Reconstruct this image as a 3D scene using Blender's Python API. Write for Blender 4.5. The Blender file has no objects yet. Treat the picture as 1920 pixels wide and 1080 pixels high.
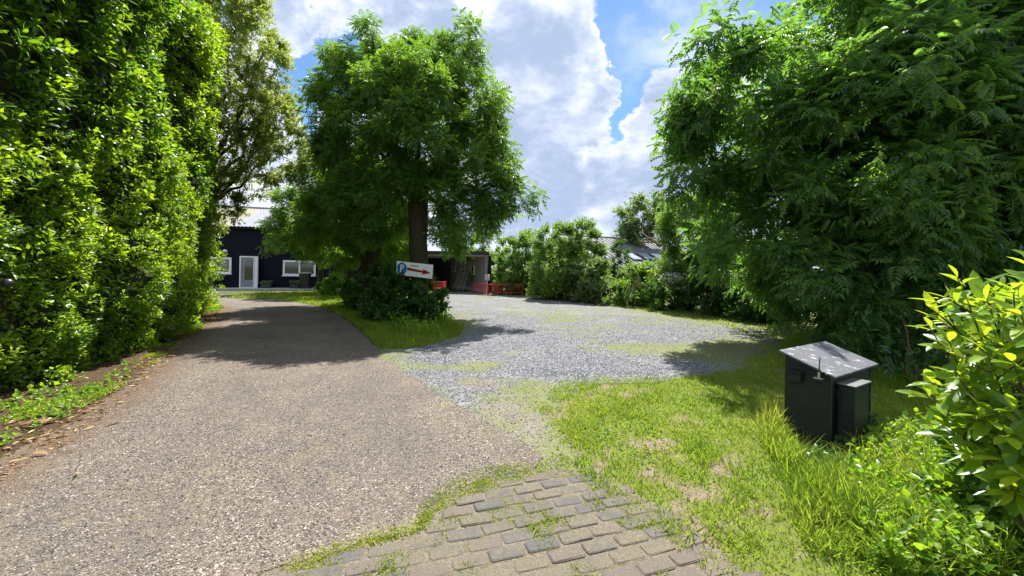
import bpy, bmesh, math, random
import numpy as np
from mathutils import Matrix, Vector
R = math.radians
rng = np.random.default_rng(11)
random.seed(5)
scn = bpy.context.scene
COL = scn.collection

# ------------------------------------------------------------------ camera
FPX, CH, ROLL, CX, CY = 720.0, 1.6, R(1.0), 960.0, 500.0
cd = bpy.data.cameras.new('camera')
cam = bpy.data.objects.new('camera', cd); COL.objects.link(cam)
cd.lens = FPX / 1920 * 36; cd.sensor_width = 36
cd.shift_y = -(540 - CY) / 1920
cd.clip_start = 0.05; cd.clip_end = 2000
cam.matrix_world = Matrix.Translation((0, 0, CH)) @ Matrix.Rotation(R(90), 4, 'X') @ Matrix.Rotation(ROLL, 4, 'Z')
scn.camera = cam

def unroll(px, py):
    dx, dy = px - CX, CY - py
    return dx * math.cos(ROLL) - dy * math.sin(ROLL), dx * math.sin(ROLL) + dy * math.cos(ROLL)
def G(px, py, z=0.0):            # pixel -> point on a level plane
    sx, sy = unroll(px, py); Y = FPX * (CH - z) / -sy
    return (sx / FPX * Y, Y)
def at(px, py, Y):               # pixel at a depth -> world point
    sx, sy = unroll(px, py)
    return np.array([sx / FPX * Y, Y, CH + sy / FPX * Y])

# ------------------------------------------------------------------ sky, sun, exposure
SUN_EL, SUN_AZ = R(60), R(13)
w = bpy.data.worlds.new('World'); scn.world = w; w.use_nodes = True
nt = w.node_tree; N = nt.nodes; L = nt.links
for n in list(N): N.remove(n)
def mth(op, a, b=None, c=None, clamp=False):
    n = N.new('ShaderNodeMath'); n.operation = op; n.use_clamp = clamp
    for i, v in enumerate((a, b, c)):
        if v is None: continue
        if isinstance(v, (int, float)): n.inputs[i].default_value = v
        else: L.new(v, n.inputs[i])
    return n.outputs[0]
wo = N.new('ShaderNodeOutputWorld'); bg = N.new('ShaderNodeBackground')
sky = N.new('ShaderNodeTexSky'); sky.sky_type = 'NISHITA'; sky.sun_disc = False
sky.sun_elevation = SUN_EL; sky.sun_rotation = SUN_AZ; sky.air_density = 1.0; sky.dust_density = 0.3; sky.ozone_density = 2.0
tc = N.new('ShaderNodeTexCoord')
sep = N.new('ShaderNodeSeparateXYZ'); L.new(tc.outputs['Generated'], sep.inputs[0])
dx_, dy_, dz_ = sep.outputs
az = mth('ARCTAN2', dx_, dy_); el = mth('ARCSINE', dz_)
def cloudnoise(scale, detail, rough, off, dist=0.0, squash=1.6):
    mp = N.new('ShaderNodeMapping'); mp.inputs['Scale'].default_value = (1, 1, squash); mp.inputs['Location'].default_value = off
    L.new(tc.outputs['Generated'], mp.inputs[0])
    n = N.new('ShaderNodeTexNoise'); n.inputs['Scale'].default_value = scale; n.inputs['Detail'].default_value = detail
    n.inputs['Roughness'].default_value = rough; n.inputs['Distortion'].default_value = dist
    L.new(mp.outputs[0], n.inputs['Vector']); return n.outputs['Fac']
n1 = cloudnoise(2.6, 8, 0.52, (3.1, 0.4, 1.7), 0.25)
n2 = cloudnoise(7.0, 8, 0.62, (8.1, 2.4, 0.7), 0.3)
n5 = cloudnoise(4.2, 9, 0.62, (4.7, 9.1, 3.3), 0.3); n6 = cloudnoise(4.2, 9, 0.62, (-3.7, 5.1, 8.3), 0.3)
az0, el0 = az, el
az = mth('ADD', az0, mth('MULTIPLY', mth('SUBTRACT', n5, 0.5), 0.34)); el = mth('ADD', el0, mth('MULTIPLY', mth('SUBTRACT', n6, 0.5), 0.34))
def blob(px, py, rx, ry, tilt=0):
    sx, sy = unroll(px, py); a0 = math.atan2(sx, FPX); e0 = math.atan2(sy, math.hypot(sx, FPX))
    k = FPX * (1 + (sx / FPX) ** 2); ra = rx / k; re = ry / math.hypot(sx, FPX)
    da = mth('SUBTRACT', az, a0); de = mth('SUBTRACT', el, e0); t = R(tilt)
    u = mth('ADD', mth('MULTIPLY', da, math.cos(t) / ra), mth('MULTIPLY', de, math.sin(t) / ra))
    v = mth('SUBTRACT', mth('MULTIPLY', de, math.cos(t) / re), mth('MULTIPLY', da, math.sin(t) / re))
    q = mth('ADD', mth('MULTIPLY', u, u), mth('MULTIPLY', v, v))
    return mth('POWER', 2.718, mth('MULTIPLY', q, -1.0))
cov = mth('ADD', mth('MULTIPLY', mth('SUBTRACT', n1, 0.5), 1.5), mth('MULTIPLY', mth('SUBTRACT', n2, 0.5), 1.25))
cov = mth('ADD', cov, 0.24)
for (px, py, rx, ry, tl, wgt) in [(1165, 175, 34, 80, -20, -0.75), (1110, 245, 30, 22, 20, -0.45), (1310, 20, 170, 60, 0, -1.0), (1200, 80, 60, 60, 0, -0.6), (625, 130, 75, 85, 0, -0.9),
        (585, 215, 40, 60, 0, -0.6), (878, 8, 40, 25, 0, -0.45), (1010, 200, 150, 180, 0, 0.5), (1310, 290, 120, 120, 0, 0.6), (1480, 60, 70, 60, 0, -.3), (700, 25, 190, 45, 0, 0.8), (545, 60, 60, 50, 0, 0.6),
        (1000, 400, 320, 60, 0, 0.35), (560, 320, 70, 70, 0, 0.35), (1120, 130, 45, 60, 0, 0.35)]:
    cov = mth('ADD', cov, mth('MULTIPLY', blob(px, py, rx, ry, tl), wgt))
def ss(x, a, b):
    m = N.new('ShaderNodeMapRange'); m.interpolation_type = 'SMOOTHSTEP'
    m.inputs['From Min'].default_value = a; m.inputs['From Max'].default_value = b; L.new(x, m.inputs['Value']); return m.outputs[0]
mask = ss(cov, -0.04, 0.2)
wisp = mth('MULTIPLY', blob(1280, 85, 110, 38, 0), 0.62)
mask = mth('MAXIMUM', mask, wisp)
# thickness greys the cloud; its rims stay white
n3 = cloudnoise(5.0, 7, 0.6, (1.1, 7.4, 2.7), 0.4)
n4 = cloudnoise(14.0, 6, 0.6, (5.1, 3.4, 6.7), 0.2)
thick = mth('ADD', cov, mth('ADD', mth('MULTIPLY', mth('SUBTRACT', n3, 0.5), 2.6), mth('MULTIPLY', mth('SUBTRACT', n4, 0.5), 0.6)))
tk = ss(thick, -0.1, 1.0)
cr = N.new('ShaderNodeMixRGB'); L.new(tk, cr.inputs[0])
cr.inputs[1].default_value = (7.9, 8.3, 9.4, 1); cr.inputs[2].default_value = (3.5, 4.3, 6.0, 1)
CLOUD = cr
skym = N.new('ShaderNodeMixRGB'); skym.blend_type = 'MULTIPLY'; skym.inputs[0].default_value = 1
L.new(sky.outputs[0], skym.inputs[1]); skym.inputs[2].default_value = (.82, 1.05, 1.22, 1)
mx = N.new('ShaderNodeMixRGB'); L.new(mask, mx.inputs[0]); L.new(skym.outputs[0], mx.inputs[1]); L.new(cr.outputs[0], mx.inputs[2])
L.new(mx.outputs[0], bg.inputs[0]); bg.inputs[1].default_value = 0.060
L.new(bg.outputs[0], wo.inputs[0])

sd = bpy.data.lights.new('sun', 'SUN'); so = bpy.data.objects.new('sun', sd); COL.objects.link(so)
sd.energy = 5.0; sd.angle = R(0.5); sd.color = (1.0, 0.955, 0.87)
sdir = Vector((math.sin(SUN_AZ) * math.cos(SUN_EL), math.cos(SUN_AZ) * math.cos(SUN_EL), math.sin(SUN_EL)))
so.rotation_euler = sdir.to_track_quat('Z', 'Y').to_euler(); so.location = (5, 20, 30)
vs = scn.view_settings
vs.view_transform = 'Standard'; vs.look = 'None'; vs.gamma = 1; vs.use_curve_mapping = False; vs.exposure = 1.25

# ------------------------------------------------------------------ noise
def vnoise(x, y, seed=0):
    x = np.asarray(x, float); y = np.asarray(y, float)
    xi = np.floor(x).astype(int); yi = np.floor(y).astype(int); fx = x - xi; fy = y - yi
    fx = fx * fx * (3 - 2 * fx); fy = fy * fy * (3 - 2 * fy)
    def h(a, b):
        s = np.sin(a * 127.1 + b * 311.7 + seed * 74.7) * 43758.5453
        return s - np.floor(s)
    return (h(xi, yi) * (1 - fx) * (1 - fy) + h(xi + 1, yi) * fx * (1 - fy) + h(xi, yi + 1) * (1 - fx) * fy + h(xi + 1, yi + 1) * fx * fy)
def fbm(x, y, seed=0, o=4):
    s = 0; a = .5; t = 0
    for i in range(o):
        s = s + a * vnoise(x * 2 ** i, y * 2 ** i, seed + i * 3); t += a; a *= .5
    return s / t
def sdist(P, poly):              # signed distance, inside positive
    P = np.asarray(P, float); A = np.asarray(poly, float); B = np.roll(A, -1, 0)
    best = np.full(len(P), 1e9); ins = np.zeros(len(P), bool)
    for a, b in zip(A, B):
        ab = b - a; t = np.clip(((P - a) @ ab) / (ab @ ab + 1e-12), 0, 1)
        best = np.minimum(best, np.hypot(*(P - a - t[:, None] * ab).T))
        c = ((a[1] > P[:, 1]) != (b[1] > P[:, 1])) & (P[:, 0] < (b[0] - a[0]) * (P[:, 1] - a[1]) / ((b[1] - a[1]) + 1e-12) + a[0])
        ins ^= c
    return np.where(ins, best, -best)

# ------------------------------------------------------------------ objects
def tag(o, label=None, cat=None, group=None, kind=None):
    if label: o['label'] = label
    if cat: o['category'] = cat
    if group: o['group'] = group
    if kind: o['kind'] = kind
    return o
def link(name, me, mat=None, parent=None):
    o = bpy.data.objects.new(name, me); COL.objects.link(o)
    if mat is not None:
        me.materials.clear(); me.materials.append(mat)
    if parent is not None:
        o.parent = parent; o.location = -Vector(parent.location) if not parent.parent else -Vector(parent.location) - Vector(parent.parent.location)
    return o
def thing(name, loc, label, cat, group=None):
    o = bpy.data.objects.new(name, None); COL.objects.link(o); o.location = loc; o.empty_display_size = .2
    return tag(o, label, cat, group)
def np_mesh(name, V, loops, starts, attrs=None, smooth=False):
    me = bpy.data.meshes.new(name)
    me.vertices.add(len(V)); me.vertices.foreach_set('co', np.ascontiguousarray(V, dtype=np.float32).ravel())
    me.loops.add(len(loops)); me.loops.foreach_set('vertex_index', np.ascontiguousarray(loops, dtype=np.int32))
    me.polygons.add(len(starts)); me.polygons.foreach_set('loop_start', np.ascontiguousarray(starts, dtype=np.int32))
    for k, (dom, a) in (attrs or {}).items():
        at_ = me.attributes.new(k, 'FLOAT', dom); at_.data.foreach_set('value', np.ascontiguousarray(a, dtype=np.float32))
    me.update(calc_edges=True)
    me.polygons.foreach_set('use_smooth', np.full(len(starts), smooth))
    return me
def frames(f, n):
    f = f / (np.linalg.norm(f, axis=1, keepdims=True) + 1e-9)
    x = np.cross(f, n); x /= (np.linalg.norm(x, axis=1, keepdims=True) + 1e-9)
    return x, f, np.cross(x, f)
class Tmpl:
    def __init__(s, V, F):
        s.V = np.array(V, float); s.F = F
        s.loops = np.array([i for f in F for i in f]); ln = np.array([len(f) for f in F])
        s.starts = np.concatenate([[0], np.cumsum(ln)[:-1]])
def cloud_mesh(name, T, P, f, n, sc, rnd, smooth=False):
    P = np.asarray(P); m = len(P); x, f, n = frames(f, n)
    sc = np.asarray(sc, float)
    if sc.ndim == 1: sc = np.repeat(sc[:, None], 3, 1)
    V = (T.V[None, :, 0, None] * (x * sc[:, :1])[:, None] + T.V[None, :, 1, None] * (f * sc[:, 1:2])[:, None] + T.V[None, :, 2, None] * (n * sc[:, 2:3])[:, None]) + P[:, None]
    k = len(T.V); loops = (T.loops[None] + (np.arange(m) * k)[:, None]).ravel(); starts = (T.starts[None] + (np.arange(m) * len(T.loops))[:, None]).ravel()
    return np_mesh(name, V.reshape(-1, 3), loops, starts, {'rnd': ('FACE', np.repeat(rnd, len(T.F)))}, smooth)
def cloud_parts(name, T, P, f, n, sc, rnd, mat, parent):      # the same, one object for each leaf
    x, f, n = frames(f, n); var = []
    sc = np.asarray(sc, float)
    if sc.ndim == 1: sc = np.repeat(sc[:, None], 3, 1)
    for i in range(8):
        me = np_mesh(name, T.V, T.loops, T.starts, {'rnd': ('FACE', np.full(len(T.F), (i + .5) / 8))}, True); me.materials.append(mat); var.append(me)
    pl = Vector(parent.location)
    for i in range(len(P)):
        o = bpy.data.objects.new(name, var[int(np.clip(rnd[i] * 8, 0, 7))]); COL.objects.link(o); o.parent = parent
        M = Matrix.Identity(4)
        for c, (v, s) in enumerate(((x[i], sc[i, 0]), (f[i], sc[i, 1]), (n[i], sc[i, 2]))):
            for r in range(3): M[r][c] = float(v[r] * s)
        M.translation = Vector(P[i]) - pl
        o.matrix_basis = M
class MB:
    """collects boxes, tubes and prisms; build() links them as ONE mesh"""
    def __init__(s): s.bm = bmesh.new()
    def box(s, a, b, bev=0.0, M=None):
        a = Vector(a); b = Vector(b); c = (a + b) / 2; d = b - a
        t = bmesh.new(); bmesh.ops.create_cube(t, size=1)
        bmesh.ops.scale(t, vec=d, verts=t.verts)
        if bev: bmesh.ops.bevel(t, geom=list(t.edges), offset=bev, segments=1, affect='EDGES')
        bmesh.ops.translate(t, vec=c, verts=t.verts)
        if M is not None: bmesh.ops.transform(t, matrix=M, verts=t.verts)
        me = bpy.data.meshes.new('t'); t.to_mesh(me); s.bm.from_mesh(me); bpy.data.meshes.remove(me); t.free(); return s
    def tube(s, pts, rad, sides=8, noise=0.0, cap=True, M=None):
        pts = [Vector(p) for p in pts]; rings = []
        if not hasattr(rad, '__len__'): rad = [rad] * len(pts)
        ref = Vector((.3, .9, .2))
        for i, p in enumerate(pts):
            d = (pts[min(i + 1, len(pts) - 1)] - pts[max(i - 1, 0)]).normalized()
            if abs(d.dot(ref)) > .95: ref = Vector((1, 0, 0))
            u = d.cross(ref).normalized(); v = d.cross(u)
            ring = []
            for k in range(sides):
                a = 2 * math.pi * k / sides; r = rad[i] * (1 + noise * (random.random() - .5))
                q = p + (u * math.cos(a) + v * math.sin(a)) * r
                ring.append(s.bm.verts.new(M @ q if M is not None else q))
            rings.append(ring)
        for A, B in zip(rings, rings[1:]):
            for k in range(sides): s.bm.faces.new((A[k], A[(k + 1) % sides], B[(k + 1) % sides], B[k]))
        if cap: s.bm.faces.new(rings[0][::-1]); s.bm.faces.new(rings[-1])
        return s
    def prism(s, poly, M, depth):          # polygon in local xy, extruded along local z
        A = [s.bm.verts.new(M @ Vector((x, y, 0))) for x, y in poly]; B = [s.bm.verts.new(M @ Vector((x, y, depth))) for x, y in poly]
        n = len(poly)
        s.bm.faces.new(A[::-1]); s.bm.faces.new(B)
        for k in range(n): s.bm.faces.new((A[k], A[(k + 1) % n], B[(k + 1) % n], B[k]))
        return s
    def poly(s, pts):
        s.bm.faces.new([s.bm.verts.new(p) for p in pts]); return s
    def build(s, name, mat, parent=None, smooth=False):
        bmesh.ops.recalc_face_normals(s.bm, faces=s.bm.faces)
        me = bpy.data.meshes.new(name); s.bm.to_mesh(me); s.bm.free()
        if smooth: me.polygons.foreach_set('use_smooth', np.full(len(me.polygons), True))
        return link(name, me, mat, parent)

# ------------------------------------------------------------------ materials
class NM:
    def __init__(s, name):
        s.m = bpy.data.materials.new(name); s.m.use_nodes = True; s.t = s.m.node_tree; s.N = s.t.nodes; s.L = s.t.links
        for n in list(s.N): s.N.remove(n)
        s.out = s.N.new('ShaderNodeOutputMaterial'); s.pos = s.N.new('ShaderNodeNewGeometry').outputs['Position']
    def n(s, t, **kw):
        n = s.N.new('ShaderNode' + t)
        for k, v in kw.items(): setattr(n, k, v)
        return n
    def put(s, sock, v):
        if isinstance(v, (int, float)): sock.default_value = v
        elif isinstance(v, tuple): sock.default_value = v if len(v) == 4 or sock.type == 'VECTOR' else (*v, 1)
        else: s.L.new(v, sock)
    def noise(s, scale, detail=4, rough=.55, vec=None, dist=0):
        n = s.n('TexNoise'); s.put(n.inputs['Scale'], scale); n.inputs['Detail'].default_value = detail; n.inputs['Roughness'].default_value = rough
        n.inputs['Distortion'].default_value = dist; s.L.new(vec or s.pos, n.inputs['Vector']); return n.outputs['Fac']
    def vor(s, scale, feat='F1', rand=1.0, vec=None):
        n = s.n('TexVoronoi', feature=feat); n.inputs['Scale'].default_value = scale; n.inputs['Randomness'].default_value = rand; s.L.new(vec or s.pos, n.inputs['Vector']); return n
    def math(s, op, a, b=0.0, clamp=False):
        n = s.n('Math', operation=op, use_clamp=clamp); s.put(n.inputs[0], a); s.put(n.inputs[1], b); return n.outputs[0]
    def ramp(s, fac, stops, interp='LINEAR'):
        n = s.n('ValToRGB'); r = n.color_ramp; r.interpolation = interp
        while len(r.elements) < len(stops): r.elements.new(.5)
        for e, (p, c) in zip(r.elements, stops): e.position = p; e.color = (*c, 1) if len(c) == 3 else c
        s.L.new(fac, n.inputs[0]); return n.outputs[0]
    def step(s, x, a, b):
        m = s.n('MapRange', interpolation_type='SMOOTHSTEP'); m.inputs['From Min'].default_value = a; m.inputs['From Max'].default_value = b; s.put(m.inputs['Value'], x); return m.outputs[0]
    def mix(s, f, a, b, mode='MIX'):
        n = s.n('MixRGB', blend_type=mode); s.put(n.inputs[0], f); s.put(n.inputs[1], a); s.put(n.inputs[2], b); return n.outputs[0]
    def attr(s, name): return s.n('Attribute', attribute_name=name).outputs['Fac']
    def bump(s, h, strength=.5, dist=.01, nrm=None):
        n = s.n('Bump'); n.inputs['Strength'].default_value = strength; n.inputs['Distance'].default_value = dist; s.L.new(h, n.inputs['Height'])
        if nrm: s.L.new(nrm, n.inputs['Normal'])
        return n.outputs[0]
    def pbr(s, col, rough=.7, spec=.5, metal=0.0, nrm=None, **kw):
        p = s.n('BsdfPrincipled'); s.put(p.inputs['Base Color'], col); s.put(p.inputs['Roughness'], rough); s.put(p.inputs['Specular IOR Level'], spec); s.put(p.inputs['Metallic'], metal)
        if nrm: s.L.new(nrm, p.inputs['Normal'])
        for k, v in kw.items(): s.put(p.inputs[k], v)
        return p.outputs[0]
    def done(s, sh): s.L.new(sh, s.out.inputs[0]); return s.m

def leaf_mat(name, stops, trans, tf=.45, rough=.45, spec=.4, big=0.6, mott=0.0):
    m = NM(name)
    v = m.attr('rnd'); nz = m.noise(big, 2); v2 = m.math('ADD', m.math('MULTIPLY', v, .75), m.math('MULTIPLY', m.math('SUBTRACT', nz, .38), .8), True)
    if mott: v2 = m.math('ADD', v2, m.math('MULTIPLY', m.math('SUBTRACT', m.noise(38, 4, .7), .5), mott), True)
    c = m.ramp(v2, stops)
    a = m.pbr(c, rough, spec)
    t = m.n('BsdfTranslucent'); m.L.new(m.mix(1.0, m.ramp(v2, [(0, trans[0]), (1, trans[1])]), (1, 1, 1), 'MULTIPLY'), t.inputs[0])
    mx = m.n('MixShader'); mx.inputs[0].default_value = tf; m.L.new(a, mx.inputs[1]); m.L.new(t.outputs[0], mx.inputs[2])
    return m.done(mx.outputs[0])
def plain(name, col, rough=.6, spec=.4, metal=0.0, var=.18, sc=6.0, bump=.0):
    m = NM(name); nz = m.noise(sc, 5); d = tuple(c * (1 - var) for c in col); e = tuple(min(1, c * (1 + var)) for c in col)
    c = m.ramp(nz, [(.3, d), (.7, e)])
    return m.done(m.pbr(c, rough, spec, metal, m.bump(m.noise(sc * 8, 3), bump, .01) if bump else None))

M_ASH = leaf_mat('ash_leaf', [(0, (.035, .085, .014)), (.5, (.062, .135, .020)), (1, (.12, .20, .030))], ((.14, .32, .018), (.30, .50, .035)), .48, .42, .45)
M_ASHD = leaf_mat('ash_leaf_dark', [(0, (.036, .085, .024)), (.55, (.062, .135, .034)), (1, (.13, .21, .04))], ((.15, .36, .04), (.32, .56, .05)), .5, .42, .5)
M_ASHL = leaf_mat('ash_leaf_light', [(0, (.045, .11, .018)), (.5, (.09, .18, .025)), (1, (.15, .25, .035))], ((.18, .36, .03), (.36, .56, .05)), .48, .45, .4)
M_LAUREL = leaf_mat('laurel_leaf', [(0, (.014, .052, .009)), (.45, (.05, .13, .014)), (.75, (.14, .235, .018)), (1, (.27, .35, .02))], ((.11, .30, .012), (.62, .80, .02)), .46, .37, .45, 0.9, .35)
M_LAURELY = leaf_mat('laurel_leaf_young', [(0, (.025, .09, .012)), (.4, (.08, .18, .016)), (.7, (.17, .27, .02)), (1, (.27, .34, .025))], ((.16, .38, .012), (.62, .74, .03)), .45, .33, .45, 1.5, .45)
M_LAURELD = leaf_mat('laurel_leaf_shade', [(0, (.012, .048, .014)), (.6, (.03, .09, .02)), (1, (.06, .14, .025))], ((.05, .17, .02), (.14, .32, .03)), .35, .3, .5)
M_PLUM = leaf_mat('plum_leaf', [(0, (.06, .11, .02)), (.5, (.13, .19, .04)), (.85, (.22, .26, .07)), (1, (.25, .17, .08))], ((.26, .38, .04), (.52, .56, .10)), .5, .45, .3)
M_GRASS = leaf_mat('grass_blade', [(0, (.06, .13, .012)), (.5, (.14, .215, .02)), (.8, (.25, .28, .05)), (1, (.42, .36, .17))], ((.22, .42, .012), (.56, .60, .08)), .45, .6, .2, 1.2)
M_WEED = leaf_mat('weed_leaf', [(0, (.05, .13, .015)), (.5, (.12, .22, .022)), (1, (.22, .31, .03))], ((.18, .42, .015), (.46, .64, .03)), .48, .4, .35, 1.5)
M_WEEDY = leaf_mat('young_weed_leaf', [(0, (.09, .18, .015)), (.6, (.18, .28, .022)), (1, (.30, .38, .03))], ((.26, .50, .015), (.52, .70, .03)), .46, .42, .35, 1.5)
M_WILLOW = leaf_mat('willow_leaf', [(0, (.07, .15, .035)), (.5, (.14, .23, .055)), (1, (.24, .34, .09))], ((.20, .38, .05), (.38, .56, .09)), .42, .5, .3)
M_GREY = leaf_mat('greygreen_leaf', [(0, (.08, .14, .05)), (.5, (.16, .23, .09)), (1, (.27, .33, .15))], ((.18, .30, .07), (.34, .46, .13)), .42, .55, .25)
M_DARKSH = leaf_mat('dark_shrub_leaf', [(0, (.014, .045, .012)), (.6, (.034, .09, .018)), (1, (.08, .15, .028))], ((.06, .18, .012), (.18, .36, .02)), .38, .4, .4)
M_IVY = leaf_mat('ivy_leaf', [(0, (.03, .06, .02)), (.5, (.07, .10, .04)), (1, (.22, .20, .14))], ((.05, .12, .02), (.14, .20, .06)), .25, .4, .45)
M_DRY = leaf_mat('dry_leaf', [(0, (.07, .035, .02)), (.5, (.22, .12, .06)), (1, (.58, .44, .22))], ((.15, .08, .03), (.5, .4, .1)), .2, .5, .3)
M_BLOOM = plain('white_bloom', (.72, .74, .62), .7)
def bark(name, a, b):
    m = NM(name); mp = m.n('Mapping'); mp.inputs['Scale'].default_value = (1, 1, .22); m.L.new(m.pos, mp.inputs[0])
    f = m.noise(14, 6, .65, mp.outputs[0], .4); g = m.noise(2.2, 3)
    c = m.mix(m.math('MULTIPLY', g, .5), m.ramp(f, [(.3, a), (.7, b)]), (.06, .08, .03))
    return m.done(m.pbr(c, .9, .2, 0.0, m.bump(f, .9, .05)))
M_BARK = bark('bark', (.022, .015, .010), (.085, .057, .038)); M_BARKD = bark('bark_dark', (.02, .015, .01), (.07, .05, .035)); M_TWIG = bark('bark_twig', (.07, .05, .03), (.17, .12, .08))
M_CORE = bark('light_block_core', (.008, .010, .005), (.022, .024, .012))  # near-black tone for the solid core added inside the hedge

# ------------------------------------------------------------------ leaf shapes (along +Y, upper side +Z)
def blade_t(widths, droop=.12, fold=.05):
    V = [(0, 0, 0)]; n = len(widths)
    for i, (t, wd) in enumerate(widths):
        z = -droop * t * t; V += [(-wd, t, z + fold * wd / .2), (0, t, z - .0), (wd, t, z + fold * wd / .2)]
    V.append((0, 1, -droop)); F = [(0, 2, 1), (0, 3, 2)]
    for i in range(n - 1):
        a = 1 + 3 * i; F += [(a, a + 1, a + 4, a + 3), (a + 1, a + 2, a + 5, a + 4)]
    a = 1 + 3 * (n - 1); F += [(a, a + 1, len(V) - 1), (a + 1, a + 2, len(V) - 1)]
    return Tmpl(V, F)
T_LAUREL = blade_t([(.12, .05), (.35, .125), (.62, .15), (.85, .09)], .18, .06)
T_LAUREL2 = blade_t([(.3, .17), (.7, .165)], .16, .05)
T_BROAD = blade_t([(.25, .30), (.6, .30)], .2, .08)
T_BROAD2 = Tmpl([(0, 0, 0), (.34, .45, .06), (0, 1, -.08), (-.34, .45, .06)], [(0, 1, 2), (0, 2, 3)])
T_OVAL = Tmpl([(0, 0, 0), (.19, .35, .05), (.15, .72, 0), (0, 1, -.16), (-.15, .72, 0), (-.19, .35, .05)], [(0, 1, 5), (1, 2, 4, 5), (2, 3, 4)])
T_DIAM = Tmpl([(0, 0, 0), (.22, .45, .04), (0, 1, -.08), (-.22, .45, .04), (0, .45, -.02)], [(0, 1, 4), (1, 2, 4), (2, 3, 4), (3, 0, 4)])
T_QUAD = Tmpl([(0, 0, 0), (.26, .45, .05), (0, 1, -.05), (-.26, .45, .05)], [(0, 1, 2), (0, 2, 3)])
T_NARR = Tmpl([(0, 0, 0), (.12, .4, .03), (0, 1, -.15), (-.12, .4, .03)], [(0, 1, 2), (0, 2, 3)])
T_GRASS = Tmpl([(-.03, 0, 0), (.03, 0, 0), (.022, .55, .0), (-.022, .55, .0), (0, 1, -.22)], [(0, 1, 2, 3), (3, 2, 4)])
def frond_t(pairs=4, ll=.36, droop=.45):
    V = []; F = []
    def z(t): return -droop * t * t
    V += [(-.01, 0, 0), (.01, 0, 0), (0, .8, z(.8) + .02)]; F += [(0, 1, 2)]
    def leaflet(o, d, l, wd):
        o = np.array(o); d = np.array(d, float); d /= np.linalg.norm(d); up = np.array([0, 0, 1.]); s = np.cross(d, up); s /= np.linalg.norm(s); k = len(V)
        V.extend([tuple(o), tuple(o + d * l * .45 + s * wd + up * .015), tuple(o + d * l - up * .07), tuple(o + d * l * .45 - s * wd + up * .015)]); F.extend([(k, k + 1, k + 2), (k, k + 2, k + 3)])
    for i in range(pairs):
        t = .24 + .56 * i / (pairs - 1)
        for sg in (-1, 1): leaflet((0, t, z(t)), (sg * .8, .55 - .1 * i, -.15 - .4 * t), ll * (1 - .10 * i), .068)
    leaflet((0, .8, z(.8)), (0, 1, -.75), ll * .9, .068)
    return Tmpl(V, F)
T_FROND = frond_t(5, .34); T_FROND4 = frond_t(4, .38); T_FROND3 = frond_t(3, .45)

def unit(n):
    v = rng.normal(size=(n, 3)); return v / np.linalg.norm(v, axis=1, keepdims=True)
def nrm(v): return v / (np.linalg.norm(v, axis=-1, keepdims=True) + 1e-9)
UP = np.array([0, 0, 1.0])
def whorls(tips, dirs, per, back, flen, spread=1.0, droop=-.1, upn=1.0, jit=.25, lo=.7):
    """leaves set round the last stretch of each shoot"""
    m = len(tips); d = nrm(dirs)
    d2 = np.repeat(d, per, 0); k = np.tile(np.arange(per), m); ph = np.repeat(rng.uniform(0, 6.28, m), per) + k * 2.4
    a = np.cross(d2, np.array([.31, .17, .93])); a = nrm(a); b = np.cross(d2, a)
    rad = a * np.cos(ph)[:, None] + b * np.sin(ph)[:, None]
    s = (k / max(per - 1, 1))[:, None]
    P = np.repeat(tips, per, 0) - d2 * back * s
    F = nrm(d2 * (1.1 - .8 * s) + rad * spread * (.5 + .5 * s) + UP * droop + rng.normal(size=P.shape) * jit * .5)
    Nn = nrm(d2 * (.6) + UP * upn + rng.normal(size=P.shape) * jit)
    S = flen * rng.uniform(lo, 1.15, len(P)) * (.7 + .3 * s[:, 0] ** .5)
    return P, F, Nn, S
def lobes(spheres, sub_r, dens, cutz=None):
    C = []; O = []
    sp = [(np.array(c, float), r) for c, r in spheres]
    for i, (c, r) in enumerate(sp):
        n = int(dens * r * r * 12); u = unit(n); p = c + u * r * rng.uniform(.82, 1.0, (n, 1))
        keep = np.ones(n, bool)
        for j, (c2, r2) in enumerate(sp):
            if j != i: keep &= np.linalg.norm(p - c2, axis=1) > r2 * .86
        if cutz is not None: keep &= p[:, 2] > cutz
        C.append(p[keep]); O.append(u[keep])
    return np.concatenate(C), np.concatenate(O)
def crown_shoots(spheres, sub_r, dens, shoots, fill=.12, cutz=None, up=.35):
    C, O = lobes(spheres, sub_r, dens, cutz)
    m = len(C); Cr = np.repeat(C, shoots, 0); Or = np.repeat(O, shoots, 0); srr = np.repeat(sub_r * rng.uniform(.6, 1.35, m), shoots)[:, None]
    d = nrm(unit(m * shoots) * .9 + Or * .7 + UP * up)
    tips = Cr + d * srr * rng.uniform(.75, 1.08, (len(Cr), 1))
    nf = int(len(tips) * fill)
    if nf:
        w_ = np.array([r ** 3 for c, r in spheres]); idx = rng.choice(len(spheres), nf, p=w_ / w_.sum())
        cc = np.array([spheres[i][0] for i in idx]); rr = np.array([spheres[i][1] for i in idx])[:, None]
        u = unit(nf); tips = np.concatenate([tips, cc + u * rr * rng.uniform(.2, .85, (nf, 1))]); d = np.concatenate([d, nrm(u + UP * .3)])
    if cutz is not None:
        k = tips[:, 2] > cutz - .1; tips = tips[k]; d = d[k]
    return tips, d, C
def limb(a, b, r0, r1, seg=6, wob=.12, sides=8):
    a = Vector(a); b = Vector(b); L_ = (b - a).length; pts = []; rad = []
    for i in range(seg + 1):
        t = i / seg; p = a.lerp(b, t); p.z += math.sin(t * math.pi) * -.05 * L_
        if 0 < i < seg: p += Vector((random.uniform(-1, 1), random.uniform(-1, 1), random.uniform(-1, 1))) * wob * L_ / seg
        pts.append(p); rad.append(r0 + (r1 - r0) * t ** .8)
    return MB().tube(pts, rad, sides, .12)
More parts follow.
